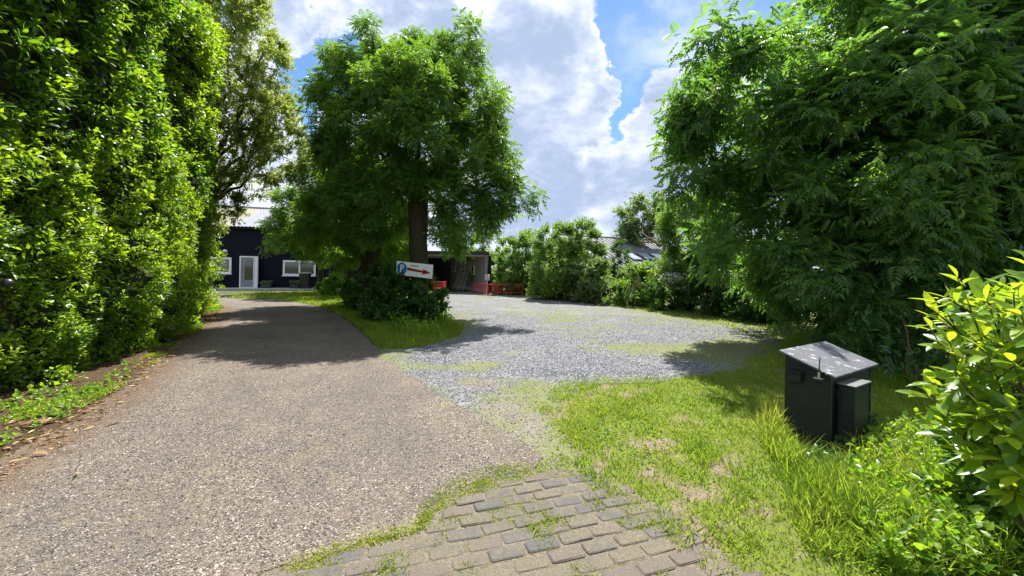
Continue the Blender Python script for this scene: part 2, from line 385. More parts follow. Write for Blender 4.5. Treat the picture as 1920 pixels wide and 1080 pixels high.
def join_limbs(lst, name, mat, parent):
    m = MB()
    for args in lst:
        t = limb(*args); me = bpy.data.meshes.new('t'); t.bm.to_mesh(me); m.bm.from_mesh(me); bpy.data.meshes.remove(me); t.bm.free()
    return m.build(name, mat, parent, True)
def in_view(P):
    x = P[:, 0] / np.maximum(P[:, 1], .01) * FPX + CX; y = CY - (P[:, 2] - CH) / np.maximum(P[:, 1], .01) * FPX
    return (P[:, 1] > .3) & (x > 0) & (x < 1920) & (y > 0) & (y < 1080), x, y
def pick(P, S, k, front):          # the k leaves that show largest and lie in front
    ok, x, y = in_view(P); d = np.linalg.norm(P - np.array([0, 0, CH]), axis=1)
    score = np.where(ok, S / d, -1) * front
    return np.argsort(-score)[:k]
def leaf_set(parent, name, T, P, F, Nn, S, rnd, mat, parts=0, front=None, Tp=None, stuff='foliage'):
    sel = np.zeros(len(P), bool)
    if parts:
        idx = pick(P, S if np.ndim(S) == 1 else S[:, 1], parts, front if front is not None else 1.0); sel[idx] = True
        cloud_parts(name, Tp or T, P[idx], F[idx], Nn[idx], S[idx], rnd[idx], mat, parent)
    r = ~sel
    o = link(stuff, cloud_mesh(stuff, T, P[r], F[r], Nn[r], S[r], rnd[r]), mat, parent); o['kind'] = 'stuff'
    return o

# ================================================================== GROUND
RW = [G(*p) for p in [(-420, 1120), (0, 865), (140, 790), (235, 725), (320, 655), (392, 604), (416, 578), (372, 557), (372, 551), (520, 556), (560, 568), (612, 580), (655, 605), (690, 636), (712, 660), (760, 700), (830, 745), (900, 785), (980, 830), (1018, 862),
      (1000, 882), (900, 905), (820, 940), (785, 968), (790, 998), (700, 1016), (620, 1036), (540, 1062), (470, 1090)]] + [(-.9, 1.5), (-2.2, 1.0), (-3.2, 1.2)]
GV = [G(*p) for p in [(690, 652), (760, 655), (800, 648), (860, 628), (868, 614), (838, 600), (826, 585), (826, 556), (800, 549), (900, 547), (1000, 553), (1110, 560), (1250, 573), (1440, 592), (1500, 612), (1505, 650), (1460, 680), (1370, 700), (1230, 718),
      (1110, 722), (1060, 745), (1040, 790), (1075, 850), (1150, 915), (1060, 900), (1010, 885), (960, 845), (860, 790), (740, 700)]]
BR = [G(*p) for p in [(470, 1090), (545, 1056), (640, 1030), (760, 1008), (800, 990), (792, 955), (850, 925), (900, 902), (1000, 880), (1080, 885), (1150, 915), (1230, 945), (1285, 990), (1340, 1030), (1410, 1090)]] + [(1.0, 1.62), (-1.1, 1.62)]
LW = [G(*p) for p in [(1000, 770), (1050, 715), (1200, 700), (1380, 680), (1470, 640), (1520, 600)]] + [(9.5, 9), (9.5, 1.0), (1.0, 1.0)] + [G(*p) for p in [(1320, 1080), (1200, 980), (1110, 905), (1040, 840)]]
VG = [G(*p) for p in [(420, 560), (500, 551), (560, 549), (640, 549), (700, 549), (830, 552), (838, 600), (872, 614), (862, 630), (790, 652), (712, 656), (680, 622), (650, 600), (600, 574), (520, 562)]]

def sheet(name, poly, res, z, mat, attrs, pad=.32, relief=None):
    A = np.array(poly); lo = A.min(0) - pad; hi = A.max(0) + pad
    nx = int((hi[0] - lo[0]) / res) + 2; ny = int((hi[1] - lo[1]) / res) + 2
    X, Y = np.meshgrid(lo[0] + np.arange(nx) * res, lo[1] + np.arange(ny) * res); P = np.stack([X.ravel(), Y.ravel()], 1)
    e = sdist(P, poly); Z = np.full(len(P), z) + (relief(P, e) if relief else 0)
    I = np.arange(nx * ny).reshape(ny, nx); Q = np.stack([I[:-1, :-1], I[:-1, 1:], I[1:, 1:], I[1:, :-1]], -1).reshape(-1, 4)
    Q = Q[e[Q].max(1) > -pad]; used, inv = np.unique(Q, return_inverse=True); inv = inv.reshape(Q.shape)
    at_ = {k: ('POINT', np.asarray(f(P, e))[used]) for k, f in attrs.items()}; at_['edge'] = ('POINT', e[used])
    me = np_mesh(name, np.column_stack([P, Z])[used], inv.ravel(), np.arange(len(Q)) * 4, at_, True)
    o = link(name, me, mat); return tag(o, kind='structure')
def edge_alpha(m, sh, amp, scale):
    nz = m.math('ADD', m.math('MULTIPLY', m.math('SUBTRACT', m.noise(scale, 5, .65), .5), amp * 2), m.math('MULTIPLY', m.math('SUBTRACT', m.noise(scale * 9, 3, .6), .5), amp * 1.2))
    f = m.step(m.math('ADD', m.attr('edge'), nz), -.006, .006)
    tr = m.n('BsdfTransparent'); mx = m.n('MixShader'); m.L.new(f, mx.inputs[0]); m.L.new(tr.outputs[0], mx.inputs[1]); m.L.new(sh, mx.inputs[2]); return mx.outputs[0]

# far ground
m = NM('meadow_ground'); a = m.noise(.6, 6); b = m.noise(30, 4)
c = m.mix(b, m.ramp(a, [(.35, (.05, .09, .02)), (.65, (.10, .12, .04))]), (.09, .08, .04))
M_GROUND = m.done(m.pbr(c, .95, .1, 0.0, m.bump(b, .6, .03)))
tag(MB().poly([(-700, -120, 0), (700, -120, 0), (700, 900, 0), (-700, 900, 0)]).build('ground', M_GROUND), kind='structure')

# lawn
def bare_f(P, e=None):
    x, y = P[:, 0], P[:, 1]
    v = fbm(x * 1.6, y * 1.6, 4) * .6 + fbm(x * 7, y * 7, 9) * .65 - .19
    for (cx, cy, rx, ry, wt) in [(*G(1235, 830), .22, .14, .35), (*G(1320, 1000), .2, .1, .3), (*G(1300, 790), .2, .2, .3), (*G(1100, 790), .12, .3, -.3), (*G(1400, 690), .7, .3, .15), (*G(1190, 960), .16, .12, .2), (*G(1120, 880), .12, .25, .15), (*G(1180, 740), .4, .15, .2)]:
        v = v + wt * np.exp(-(((x - cx) / rx) ** 2 + ((y - cy) / ry) ** 2))
    if e is not None: v = v + .4 * np.exp(-np.clip(e, 0, 9) / .08)
    return np.clip((v - .42) * 2.6, 0, 1)
m = NM('lawn_soil'); f = m.noise(90, 5, .7); g = m.noise(9, 4)
green = m.ramp(f, [(.3, (.07, .09, .02)), (.7, (.19, .22, .05))]); soil = m.ramp(m.noise(55, 6, .7), [(.25, (.07, .05, .035)), (.5, (.19, .15, .105)), (.75, (.36, .30, .22))])
bb = m.step(m.math('ADD', m.attr('bare'), m.math('ADD', m.math('MULTIPLY', m.math('SUBTRACT', g, .5), .8), m.math('MULTIPLY', m.math('SUBTRACT', m.noise(45, 4), .5), .9))), .3, .75)
M_LAWN = m.done(edge_alpha(m, m.pbr(m.mix(bb, green, soil), .95, .1, 0.0, m.bump(f, .7, .02)), .12, 6))
sheet('lawn', LW, .07, .004, M_LAWN, {'bare': bare_f})
sheet('grass_verge', VG, .15, .004, M_LAWN, {'bare': lambda P, e: np.clip(fbm(P[:, 0] * 1.2, P[:, 1] * 1.2, 2) - .45, 0, 1)})

# dirt between hedge and drive
DS = [G(*p) for p in [(-420, 1160), (0, 885), (150, 805), (245, 738), (330, 662), (400, 606), (424, 578), (405, 566)]] + [(-11.6, 15), (-9.9, 12), (-8.4, 9.6), (-6.9, 7.1), (-6.5, 6.0), (-6.2, 4.5), (-6.0, 2.8)]
m = NM('leaf_litter_soil'); f = m.noise(60, 6, .8); g = m.noise(5, 5)
c = m.ramp(f, [(.3, (.028, .018, .012)), (.5, (.09, .058, .036)), (.66, (.20, .14, .08)), (.8, (.40, .30, .17))]); c = m.mix(m.math('MULTIPLY', m.step(g, .52, .68), .6), c, (.07, .09, .02))
sheet('dirt_strip', DS, .15, .006, m.done(m.pbr(c, .95, .1, 0.0, m.bump(f, 1.0, .03))), {})
# gravel yard
def moss_f(P, e):
    x, y = P[:, 0], P[:, 1]
    v = fbm(x * .7, y * .9, 21) * .5 + fbm(x * 3.3, y * 5, 8) * .55 - .16; brk = .25 + 1.5 * fbm(x * 1.1, y * 2.6, 77)
    def el(px, py, rx, ry, wt):
        cx, cy = G(px, py); return wt * (brk if wt > .2 else 1) * np.exp(-(((x - cx) / rx) ** 2 + ((y - cy) / ry) ** 2))
    v = v + el(1330, 660, 1.6, .6, .62) + el(1440, 645, 1.1, 1.0, .45) + el(1380, 600, 2.4, 1.1, .45) + el(1250, 585, 2.5, 1.0, .25) + el(880, 690, .7, .22, .42) + el(860, 605, .6, .8, .45) + el(1000, 740, .5, .4, .35)
    v = v + el(1040, 590, 1.6, 1.6, .12) - el(1100, 700, 1.4, .28, .5) - el(850, 650, 1.0, .5, .35) - el(1000, 640, 1.5, .9, .25)
    v = v + .3 * np.exp(-np.clip(e, 0, 9) / .25)
    return np.clip((v - .26) * 2.2, 0, 1)
def ridge(P, e):
    x, y = P[:, 0], P[:, 1]; h = 0
    pts = [G(*p) for p in [(730, 668), (860, 678), (960, 692), (1060, 705), (1150, 708), (1260, 700), (1380, 690)]]
    d = np.full(len(P), 9.0)
    for a, b in zip(pts, pts[1:]):
        a = np.array(a); b = np.array(b); ab = b - a; t = np.clip(((P - a) @ ab) / (ab @ ab), 0, 1); d = np.minimum(d, np.hypot(*(P - a - t[:, None] * ab).T))
    return .045 * np.exp(-(d / .22) ** 2) * np.clip(e / .1, 0, 1) + .012 * (fbm(x * 1.5, y * 1.5, 3) - .5) * np.clip(e / .2, 0, 1)
def sandy_f(P, e):       # worn pale apron beside the drive
    x, y = P[:, 0], P[:, 1]; v = 0
    for (px, py, rx, ry, wt) in [(960, 770, .45, .5, 1.0), (1060, 860, .35, .35, 1.1), (900, 720, .5, .35, .7), (1010, 800, .3, .4, .8), (820, 705, .35, .25, .5)]:
        cx, cy = G(px, py); v = v + wt * np.exp(-(((x - cx) / rx) ** 2 + ((y - cy) / ry) ** 2))
    return np.clip(v, 0, 1)
m = NM('gravel')
v1 = m.vor(62); v2 = m.vor(150)
sc = m.n('SeparateColor'); m.L.new(v1.outputs['Color'], sc.inputs[0]); s2 = m.n('SeparateColor'); m.L.new(v2.outputs['Color'], s2.inputs[0])
st = m.ramp(sc.outputs[0], [(0, (.024, .027, .034)), (.45, (.085, .092, .110)), (.8, (.17, .178, .20)), (1, (.42, .42, .43))])
st2 = m.ramp(s2.outputs[0], [(0, (.05, .05, .055)), (.6, (.18, .18, .20)), (1, (.40, .38, .35))])
dust = m.noise(1.1, 5); stn = m.mix(m.math('MULTIPLY', m.step(m.noise(7, 3), .4, .7), .6), st, st2)
stn = m.mix(m.math('MULTIPLY', m.step(dust, .45, .75), .35), stn, (.30, .28, .26))
sand = m.ramp(s2.outputs[1], [(0, (.05, .044, .038)), (.5, (.145, .126, .105)), (1, (.34, .30, .25))])
stn = m.mix(m.step(m.math('ADD', m.attr('sandy'), m.math('MULTIPLY', m.math('SUBTRACT', m.noise(14, 5), .5), .8)), .3, .75), stn, sand)
mo = m.step(m.math('ADD', m.attr('moss'), m.math('MULTIPLY', m.math('SUBTRACT', m.noise(30, 6, .8), .5), 2.2)), .35, .75)
mossc = m.ramp(m.noise(70, 4, .7), [(.3, (.075, .09, .022)), (.7, (.21, .225, .075))])
M_GRAVEL = m.done(edge_alpha(m, m.pbr(m.mix(m.math('MULTIPLY', mo, .8), stn, mossc), .85, .3, 0.0, m.bump(m.math('SUBTRACT', 1.0, v1.outputs['Distance']), 1.0, .012)), .12, 4))
sheet('gravel_yard', GV, .1, .008, M_GRAVEL, {'moss': moss_f, 'sandy': sandy_f}, relief=ridge)

# asphalt drive with exposed chippings
def litter_f(P, e):      # brown leaf litter along the hedge side
    A = np.array([G(*p) for p in [(-420, 1120), (0, 865), (140, 790), (235, 725), (320, 655), (392, 604), (416, 578)]]); d = np.full(len(P), 99.)
    for a, b in zip(A, A[1:]):
        ab = b - a; t = np.clip(((P - a) @ ab) / (ab @ ab), 0, 1); d = np.minimum(d, np.hypot(*(P - a - t[:, None] * ab).T))
    return np.exp(-(d / .62) ** 1.4)
def track_f(P, e):
    A = np.array([G(*p) for p in [(-420, 1120), (0, 865), (140, 790), (235, 725), (320, 655), (392, 604), (416, 578)]]); d = np.full(len(P), 99.)
    for a, b in zip(A, A[1:]):
        ab = b - a; t = np.clip(((P - a) @ ab) / (ab @ ab), 0, 1); d = np.minimum(d, np.hypot(*(P - a - t[:, None] * ab).T))
    return np.exp(-((d - 1.35) / .3) ** 2) + np.exp(-((d - 2.9) / .3) ** 2)
def dmoss_f(P, e):
    x, y = P[:, 0], P[:, 1]; v = fbm(x * 2.2, y * 2.2, 31) * .5 + .35 * np.exp(-np.clip(e, 0, 9) / .10)
    for (px, py, rx, ry, wt) in [(395, 885, .15, .1, .5), (500, 985, .14, .08, .2), (830, 765, .12, .2, .4), (650, 915, .25, .12, .2), (700, 990, .3, .08, .3), (440, 960, .3, .06, .3), (870, 800, .15, .15, .35)]:
        cx, cy = G(px, py); v = v + wt * np.exp(-(((x - cx) / rx) ** 2 + ((y - cy) / ry) ** 2))
    return np.clip(v, 0, 1)
m = NM('chipped_asphalt')
v1 = m.vor(105); v2 = m.vor(190)
sc = m.n('SeparateColor'); m.L.new(v1.outputs['Color'], sc.inputs[0]); s2 = m.n('SeparateColor'); m.L.new(v2.outputs['Color'], s2.inputs[0])
st = m.ramp(sc.outputs[0], [(0, (.024, .019, .016)), (.4, (.088, .068, .056)), (.72, (.195, .157, .128)), (.92, (.35, .295, .245)), (1, (.60, .53, .45))])
st2 = m.ramp(s2.outputs[0], [(0, (.04, .033, .028)), (.6, (.15, .118, .096)), (1, (.34, .29, .24))])
c = m.mix(m.step(m.noise(23, 4), .42, .62), st, st2)
big = m.noise(.8, 6, .6); c = m.mix(m.math('MULTIPLY', m.step(big, .35, .65), .8), c, m.mix(.5, c, (.05, .047, .05)))
c = m.mix(m.math('MULTIPLY', m.step(m.noise(2.6, 6, .75), .5, .72), .5), c, (.19, .14, .095))
c = m.mix(m.math('MULTIPLY', m.math('MULTIPLY', m.attr('track'), m.step(m.noise(3, 5), .3, .6)), .42), c, (.07, .062, .058))
lit = m.step(m.math('ADD', m.attr('litter'), m.math('MULTIPLY', m.math('SUBTRACT', m.noise(11, 6, .7), .5), 1.0)), .35, .85)
c = m.mix(m.math('MULTIPLY', lit, .85), c, m.ramp(m.noise(75, 5, .75), [(.3, (.035, .022, .014)), (.55, (.12, .075, .045)), (.78, (.34, .23, .13))]))
ms = m.step(m.math('ADD', m.attr('dmoss'), m.math('MULTIPLY', m.math('SUBTRACT', m.noise(60, 5, .75), .5), .9)), .55, .85)
c = m.mix(m.math('MULTIPLY', ms, .7), c, m.ramp(m.noise(90, 3), [(.3, (.16, .15, .05)), (.7, (.38, .34, .15))]))
hgt = m.math('ADD', m.math('SUBTRACT', 1.0, v1.outputs['Distance']), m.math('MULTIPLY', m.noise(50, 4), .5))
ck = m.n('TexVoronoi', feature='DISTANCE_TO_EDGE'); ck.inputs['Scale'].default_value = .9
wp = m.n('VectorMath', operation='ADD'); nw = m.n('TexNoise'); nw.inputs['Scale'].default_value = 2.2; nw.inputs['Detail'].default_value = 6; m.L.new(m.pos, nw.inputs['Vector']); m.L.new(m.pos, wp.inputs[0]); m.L.new(nw.outputs['Color'], wp.inputs[1]); m.L.new(wp.outputs[0], ck.inputs['Vector'])
crk = m.math('MULTIPLY', m.step(ck.outputs['Distance'], .009, .003), m.step(m.noise(.7, 3), .52, .60))
c = m.mix(m.math('MULTIPLY', crk, .75), c, (.018, .015, .012))
stain = m.step(m.noise(1.7, 7, .7, None, .8), .60, .68); c = m.mix(m.math('MULTIPLY', stain, .30), c, (.045, .040, .036))
trk = m.step(m.noise(.35, 3), .4, .6); c = m.mix(m.math('MULTIPLY', m.step(m.math('ADD', m.math('MULTIPLY', m.noise(5, 7, .8), 1.0), m.math('MULTIPLY', trk, .08)), .56, .68), .32), c, m.ramp(m.noise(80, 3), [(.3, (.10, .085, .035)), (.7, (.26, .23, .13))]))
M_ASPH = m.done(edge_alpha(m, m.pbr(c, .8, .35, 0.0, m.bump(hgt, 1.0, .008)), .10, 6))
sheet('driveway', RW, .1, .0145, M_ASPH, {'litter': litter_f, 'dmoss': dmoss_f, 'track': track_f}, relief=lambda P, e: .006 * (fbm(P[:, 0], P[:, 1], 6) - .5))
# pale slab path along the dark house
m = NM('pale_concrete'); M_CONC = m.done(m.pbr(m.ramp(m.noise(5, 6), [(.3, (.32, .33, .35)), (.7, (.46, .47, .50))]), .85, .3, 0.0, m.bump(m.noise(60, 4), .3, .01)))

# brick paving: one sand bed, every brick a piece of it
m = NM('joint_sand'); f = m.noise(140, 5, .75)
c = m.mix(m.step(m.noise(9, 5), .5, .68), m.ramp(f, [(.25, (.05, .042, .033)), (.5, (.17, .145, .11)), (.75, (.42, .37, .29))]), m.ramp(f, [(.3, (.06, .055, .03)), (.7, (.21, .19, .11))]))
M_BED = m.done(edge_alpha(m, m.pbr(c, .95, .1, 0.0, m.bump(f, .9, .012)), .06, 8))
paving = sheet('brick_paving', BR, .06, .0105, M_BED, {}, relief=lambda P, e: .012 * (fbm(P[:, 0] * 4, P[:, 1] * 4, 44) - .5) * .35)
def brick_mat(name, a, b):
    m = NM(name); f = m.noise(120, 5, .8); g = m.noise(16, 5, .65); oi = m.n('ObjectInfo').outputs['Random']
    c = m.ramp(f, [(.3, a), (.62, b), (.8, tuple(min(1, x * 1.9) for x in b))])
    c = m.mix(m.step(m.math('ADD', g, m.math('MULTIPLY', m.math('SUBTRACT', oi, .5), .35)), .36, .62), c, m.ramp(m.noise(130, 5, .85), [(.3, (.05, .042, .03)), (.55, (.15, .13, .095)), (.75, (.40, .36, .27))]))
    return m.done(m.pbr(c, .88, .25, 0.0, m.bump(m.math('ADD', f, m.math('MULTIPLY', g, 2.0)), .8, .006)))
BM = [brick_mat('brick_grey', (.058, .052, .048), (.145, .132, .118)), brick_mat('brick_mauve', (.07, .057, .05), (.16, .132, .115)), brick_mat('brick_slate', (.055, .052, .051), (.12, .114, .11))]
def brick_mesh(i):
    Lh, Wh = .098, .047; V = []; ch = .012
    for (ins, z) in ((0, -.05), (0, -.006), (.007, 0)):
        a, b = Lh - ins, Wh - ins
        V += [(-a + ch, -b, z), (a - ch, -b, z), (a, -b + ch, z), (a, b - ch, z), (a - ch, b, z), (-a + ch, b, z), (-a, b - ch, z), (-a, -b + ch, z)]
    V = [(x + random.uniform(-.002, .002), y + random.uniform(-.002, .002), z + (random.uniform(-.002, .001) if z == 0 else 0)) for x, y, z in V]
    F = []
    for r in (0, 1):
        for k in range(8): F.append((r * 8 + k, r * 8 + (k + 1) % 8, r * 8 + 8 + (k + 1) % 8, r * 8 + 8 + k))
    F.append(tuple(range(16, 24)))
    me = bpy.data.meshes.new('brick'); me.from_pydata(V, [], F); me.update(); me.materials.append(BM[i % 3]); return me
bms = [brick_mesh(i) for i in range(9)]
ang = R(17); ux = np.array([math.cos(ang), math.sin(ang)]); uy = np.array([-ux[1], ux[0]])
bl = []
for r in range(-12, 22):
    for q in range(-14, 14):
        p = np.array([.2, 2.2]) + ux * (q * .212 + (r % 2) * .106 + random.uniform(-.006, .006)) + uy * (r * .109 + random.uniform(-.003, .003)) + uy * .02 * math.sin(q * .5)
        e = sdist(p[None], BR)[0]
        if e < .0 or p[1] < 1.66: continue
        if e < .08 and random.random() < .3: continue
        bl.append((p, e))
for p, e in bl[:300]:
    o = bpy.data.objects.new('brick', random.choice(bms)); COL.objects.link(o); o.parent = paving
    o.location = (p[0], p[1], .0185 + random.uniform(-.004, .003) - (.003 if e < .15 else 0)); o.rotation_euler = (random.uniform(-.025, .025), random.uniform(-.02, .02), ang + random.uniform(-.035, .035))

# loose stones, real relief near the camera
def octa():
    V = [(1, 0, 0), (0, 1, 0), (-1, 0, 0), (0, -1, 0), (0, 0, 1), (.75, .7, .35), (-.7, .75, .2)]
    return Tmpl(V[:5], [(0, 1, 4), (1, 2, 4), (2, 3, 4), (3, 0, 4)])
T_STONE = octa()
def scatter(poly, n, fn=None, ymax=99, bias=1.0):
    A = np.array(poly); lo, hi = A.min(0), A.max(0); hi = np.minimum(hi, [99, ymax]); out = []; tot = 0
    while tot < n:
        P = rng.uniform(lo, hi, (n * 2, 2))
        k = (sdist(P, poly) > 0)
        if fn is not None: k &= rng.random(len(P)) < fn(P)
        vis = (np.abs(P[:, 0]) < P[:, 1] * 1.42 + .3) & (P[:, 1] > 1.5)
        k &= vis; out.append(P[k]); tot += k.sum()
        if len(out) > 60: break
    return np.concatenate(out)[:n]
def stones(name, poly, n, size, mat, fn, z0, relief=None, ymax=99):
    P = scatter(poly, n, fn, ymax); m_ = len(P); z = np.full(m_, z0)
    if relief: z = z + relief(P, sdist(P, poly))
    P3 = np.column_stack([P, z]); f = unit(m_); f[:, 2] *= .3; n_ = nrm(np.array([0, 0, 1.]) + rng.normal(size=(m_, 3)) * .35); s = size * rng.uniform(.5, 1.3, (m_, 1)) * np.column_stack([rng.uniform(.6, 1, m_), rng.uniform(.7, 1.2, m_), rng.uniform(.4, .8, m_)])
    return tag(link(name, cloud_mesh(name, T_STONE, P3, f, n_, s, rng.random(m_)), mat), kind='stuff')
m = NM('loose_stone'); M_STONE = m.done(m.pbr(m.ramp(m.attr('rnd'), [(0, (.03, .034, .044)), (.5, (.11, .118, .145)), (.85, (.22, .23, .26)), (1, (.50, .50, .50))]), .75, .35))
m = NM('loose_chip'); M_CHIP = m.done(m.pbr(m.ramp(m.attr('rnd'), [(0, (.035, .03, .028)), (.45, (.15, .125, .11)), (.8, (.28, .235, .195)), (1, (.50, .45, .38))]), .75, .35))
near = lambda P: np.clip((4.0 / P[:, 1]) ** 2, 0, 1)
tag(stones('loose_gravel', GV, 32000, .0115, M_STONE, lambda P: np.clip((5.5 / P[:, 1]) ** 1.6, 0, 1) * (1 - .8 * moss_f(P, sdist(P, GV))) * (1 - .6 * sandy_f(P, 0)), .009, ridge, 13), 'loose blue grey gravel spread over the parking yard', 'gravel')
tag(stones('loose_chippings', RW, 24000, .0066, M_CHIP, near, .0165, None, 8), 'pale brown chippings lying loose on the asphalt drive', 'chippings')

# grass and weeds
def grass(name, poly, n, h, fn, label, ymax=99, mat=None, lean=.35, wid=1.0, rnd_shift=0.0):
    P = scatter(poly, n, fn, ymax); m_ = len(P); f = nrm(np.column_stack([rng.normal(size=(m_, 2)) * lean, np.ones(m_)])); ang_ = rng.uniform(0, 6.28, m_)
    n_ = np.column_stack([np.cos(ang_), np.sin(ang_), np.zeros(m_)])
    n_ = nrm(n_ + np.column_stack([f[:, :2], np.zeros(m_)]) * -2.0)
    hh = h * rng.uniform(.45, 1.25, m_) * (.6 + .8 * vnoise(P[:, 0] * 3, P[:, 1] * 3, 5)); ww = wid * np.clip(.006 + .0006 * P[:, 1], 0, .02) / .06
    S = np.column_stack([ww * rng.uniform(.6, 1.2, m_), hh, hh])
    rn = np.clip(rng.random(m_) * .42 + .95 * (fbm(P[:, 0] * 2.3, P[:, 1] * 2.3, 13) - .5) + .26 + rnd_shift, 0, 1)
    return tag(link(name, cloud_mesh(name, T_GRASS, np.column_stack([P, np.full(m_, .004)]), f, n_, S, rn), mat or M_GRASS), label, 'grass', kind='stuff')
def sparse(P): return np.clip(1.05 - bare_f(P, sdist(P, LW)) * 1.05, .02, 1) * np.clip((3.6 / P[:, 1]) ** 1.3, .12, 1)
grass('lawn_grass', LW, 62000, .05, sparse, 'short bright grass growing thinly on the lawn', 9.0)
tall = [G(*p) for p in [(1420, 800), (1475, 770), (1500, 850), (1560, 880), (1640, 880), (1800, 900), (1960, 1000), (1960, 1080), (1540, 1085), (1500, 1020), (1450, 920)]]
grass('tall_grass', tall, 9500, .19, lambda P: np.clip((sdist(P, tall) + .5 * (fbm(P[:, 0] * 3.5, P[:, 1] * 3.5, 8) - .55)) / .6, 0, 1), 'tall uncut grass growing beside the black cabinet', lean=.4, wid=1.3)
grass('lawn_tufts', LW, 5200, .10, lambda P: np.clip(fbm(P[:, 0] * 3, P[:, 1] * 3, 61) * 7 - 3.9, 0, 1) * np.clip((3.6 / P[:, 1]) ** 1.3, .1, 1), 'longer green tufts standing in the short lawn', 8.0, lean=.5, wid=1.1, rnd_shift=-.08)
tall2 = [G(*p) for p in [(1425, 790), (1468, 770), (1478, 850), (1520, 885), (1480, 900), (1430, 850)]]
grass('long_grass_tuft', tall2, 700, .30, lambda P: np.clip((sdist(P, tall2) + .02) / .15, 0, 1), 'long pale grass tuft at the cabinet corner', lean=.28, wid=1.2, rnd_shift=.15)
grass('verge_grass', VG, 28000, .13, lambda P: np.clip((11 / P[:, 1]) ** 2, 0, 1), 'green grass growing under the row of ash trees', mat=M_GRASS, wid=1.6)
grass('verge_tufts', VG, 3500, .26, lambda P: np.clip(fbm(P[:, 0] * 1.6, P[:, 1] * 1.6, 51) * 6 - 3.1, 0, 1), 'taller grass tufts scattered in the verge under the ashes', wid=1.4, lean=.45)
grass('joint_grass', BR, 5200, .028, lambda P: np.clip(vnoise(P[:, 0] * 5, P[:, 1] * 5, 2) * 3 - 1.75, 0, 1), 'small grass tufts growing between the paving bricks', lean=.6, rnd_shift=.05)
grass('yard_moss', GV, 16000, .022, lambda P: moss_f(P, sdist(P, GV)) ** 1.2 * np.clip((6 / P[:, 1]) ** 1.3, 0, 1), 'low yellow green moss and grass in the gravel yard', lean=.8, wid=1.5, rnd_shift=.2)
grass('drive_moss', RW, 2600, .014, lambda P: np.clip(dmoss_f(P, sdist(P, RW)) * 2.4 - 1.0, 0, 1) * near(P), 'dry moss tufts on the asphalt drive', lean=.9, wid=1.0, rnd_shift=.35)
edgeP = [G(*p) for p in [(840, 905), (900, 880), (1010, 870), (1050, 850), (1150, 915), (1230, 960), (1180, 970), (1080, 900), (1000, 900), (900, 925), (800, 975), (780, 960)]]
grass('edge_grass', edgeP, 3800, .03, None, 'dry moss and grass along the edge of the asphalt', lean=.7, rnd_shift=.3)
edge2 = [G(*p) for p in [(520, 1060), (620, 1028), (700, 1004), (775, 990), (785, 965), (812, 968), (806, 996), (715, 1022), (630, 1046), (530, 1078)]]
grass('drive_lip_grass', edge2, 1500, .032, None, 'dry grass and moss along the broken lip where asphalt meets bricks', lean=.7, rnd_shift=.25)
hb = [G(*p) for p in [(-120, 830), (0, 790), (60, 765), (150, 735), (230, 690), (300, 655), (350, 620), (385, 592), (398, 568), (420, 576), (396, 606), (330, 650), (305, 672), (240, 720), (160, 765), (60, 805), (-120, 890)]]
grass('hedge_foot_grass', hb, 6000, .075, lambda P: np.clip(fbm(P[:, 0] * 2.2, P[:, 1] * 2.2, 7) * 5 - 2.5, 0, 1), 'patchy grass along the foot of the tall hedge', lean=.6, wid=1.3)
yb = [G(*p) for p in [(1000, 553), (1110, 560), (1250, 573), (1440, 592), (1500, 612), (1505, 650), (1440, 640), (1330, 606), (1200, 582), (1050, 562)]]
grass('yard_edge_grass', yb, 9000, .07, None, 'thin yellow green grass along the far yard edge', wid=1.6, rnd_shift=.12)
rb = [G(*p) for p in [(1500, 620), (1560, 625), (1700, 640), (1900, 700), (1960, 820), (1700, 800), (1640, 740), (1460, 690), (1380, 700), (1440, 670)]]
grass('shaded_grass', rb, 12000, .13, None, 'shaded grass under the large ash behind the cabinet', wid=1.2)

lit_ = [G(*p) for p in [(-100, 860), (0, 800), (150, 745), (235, 690), (330, 640), (395, 590), (420, 576), (400, 606), (330, 665), (250, 740), (160, 815), (0, 905), (-100, 960)]]
q = scatter(lit_, 1500); k_ = len(q)
tag(link('leaf_litter', cloud_mesh('leaf_litter', T_LAUREL2, np.column_stack([q, np.full(k_, .022)]), nrm(unit(k_) * np.array([1, 1, .12])), nrm(np.tile(UP, (k_, 1)) + rng.normal(size=(k_, 3)) * .4), rng.uniform(.02, .075, k_), rng.random(k_) ** 1.6), M_DRY), 'brown leaf litter scattered along the dirt by the hedge', 'leaf litter', kind='stuff')
HW_ = [G(*p) for p in [(-80, 790), (60, 735), (150, 705), (240, 665), (300, 650), (240, 710), (150, 772), (50, 818), (-80, 880)]]
def weeds(name, poly, n, hmin, hmax, size, label, mat, fn=None, T=None, per=6, spread=1.2):
    P = scatter(poly, n, fn); m_ = len(P); tips = np.column_stack([P, rng.uniform(hmin, hmax, m_)]); d = nrm(np.column_stack([rng.normal(size=(m_, 2)) * .3, np.ones(m_)]))
    Pp, F, Nn, S = whorls(tips, d, per, hmax * .7, size, spread, .05, 1.4, .5)
    Pp[:, 2] = np.maximum(Pp[:, 2], .02)
    return tag(link(name, cloud_mesh(name, T or T_BROAD, Pp, F, Nn, S, rng.random(len(Pp))), mat, None), label, 'weeds', kind='stuff')
weeds('lawn_clover', LW, 900, .012, .04, .024, 'low broad leaved clover patches in the lawn', M_WEED, lambda P: np.clip(fbm(P[:, 0] * 2.4, P[:, 1] * 2.4, 71) * 8 - 4.6, 0, 1) * np.clip((3.3 / P[:, 1]) ** 1.5, 0, 1), per=5)
wd = [G(*p) for p in [(1590, 880), (1640, 840), (1700, 815), (1960, 850), (1960, 1085), (1640, 1085), (1590, 960)]]
weeds('ground_elder', wd, 560, .08, .26, .075, 'dense bright weeds in front of the black cabinet', M_WEED)
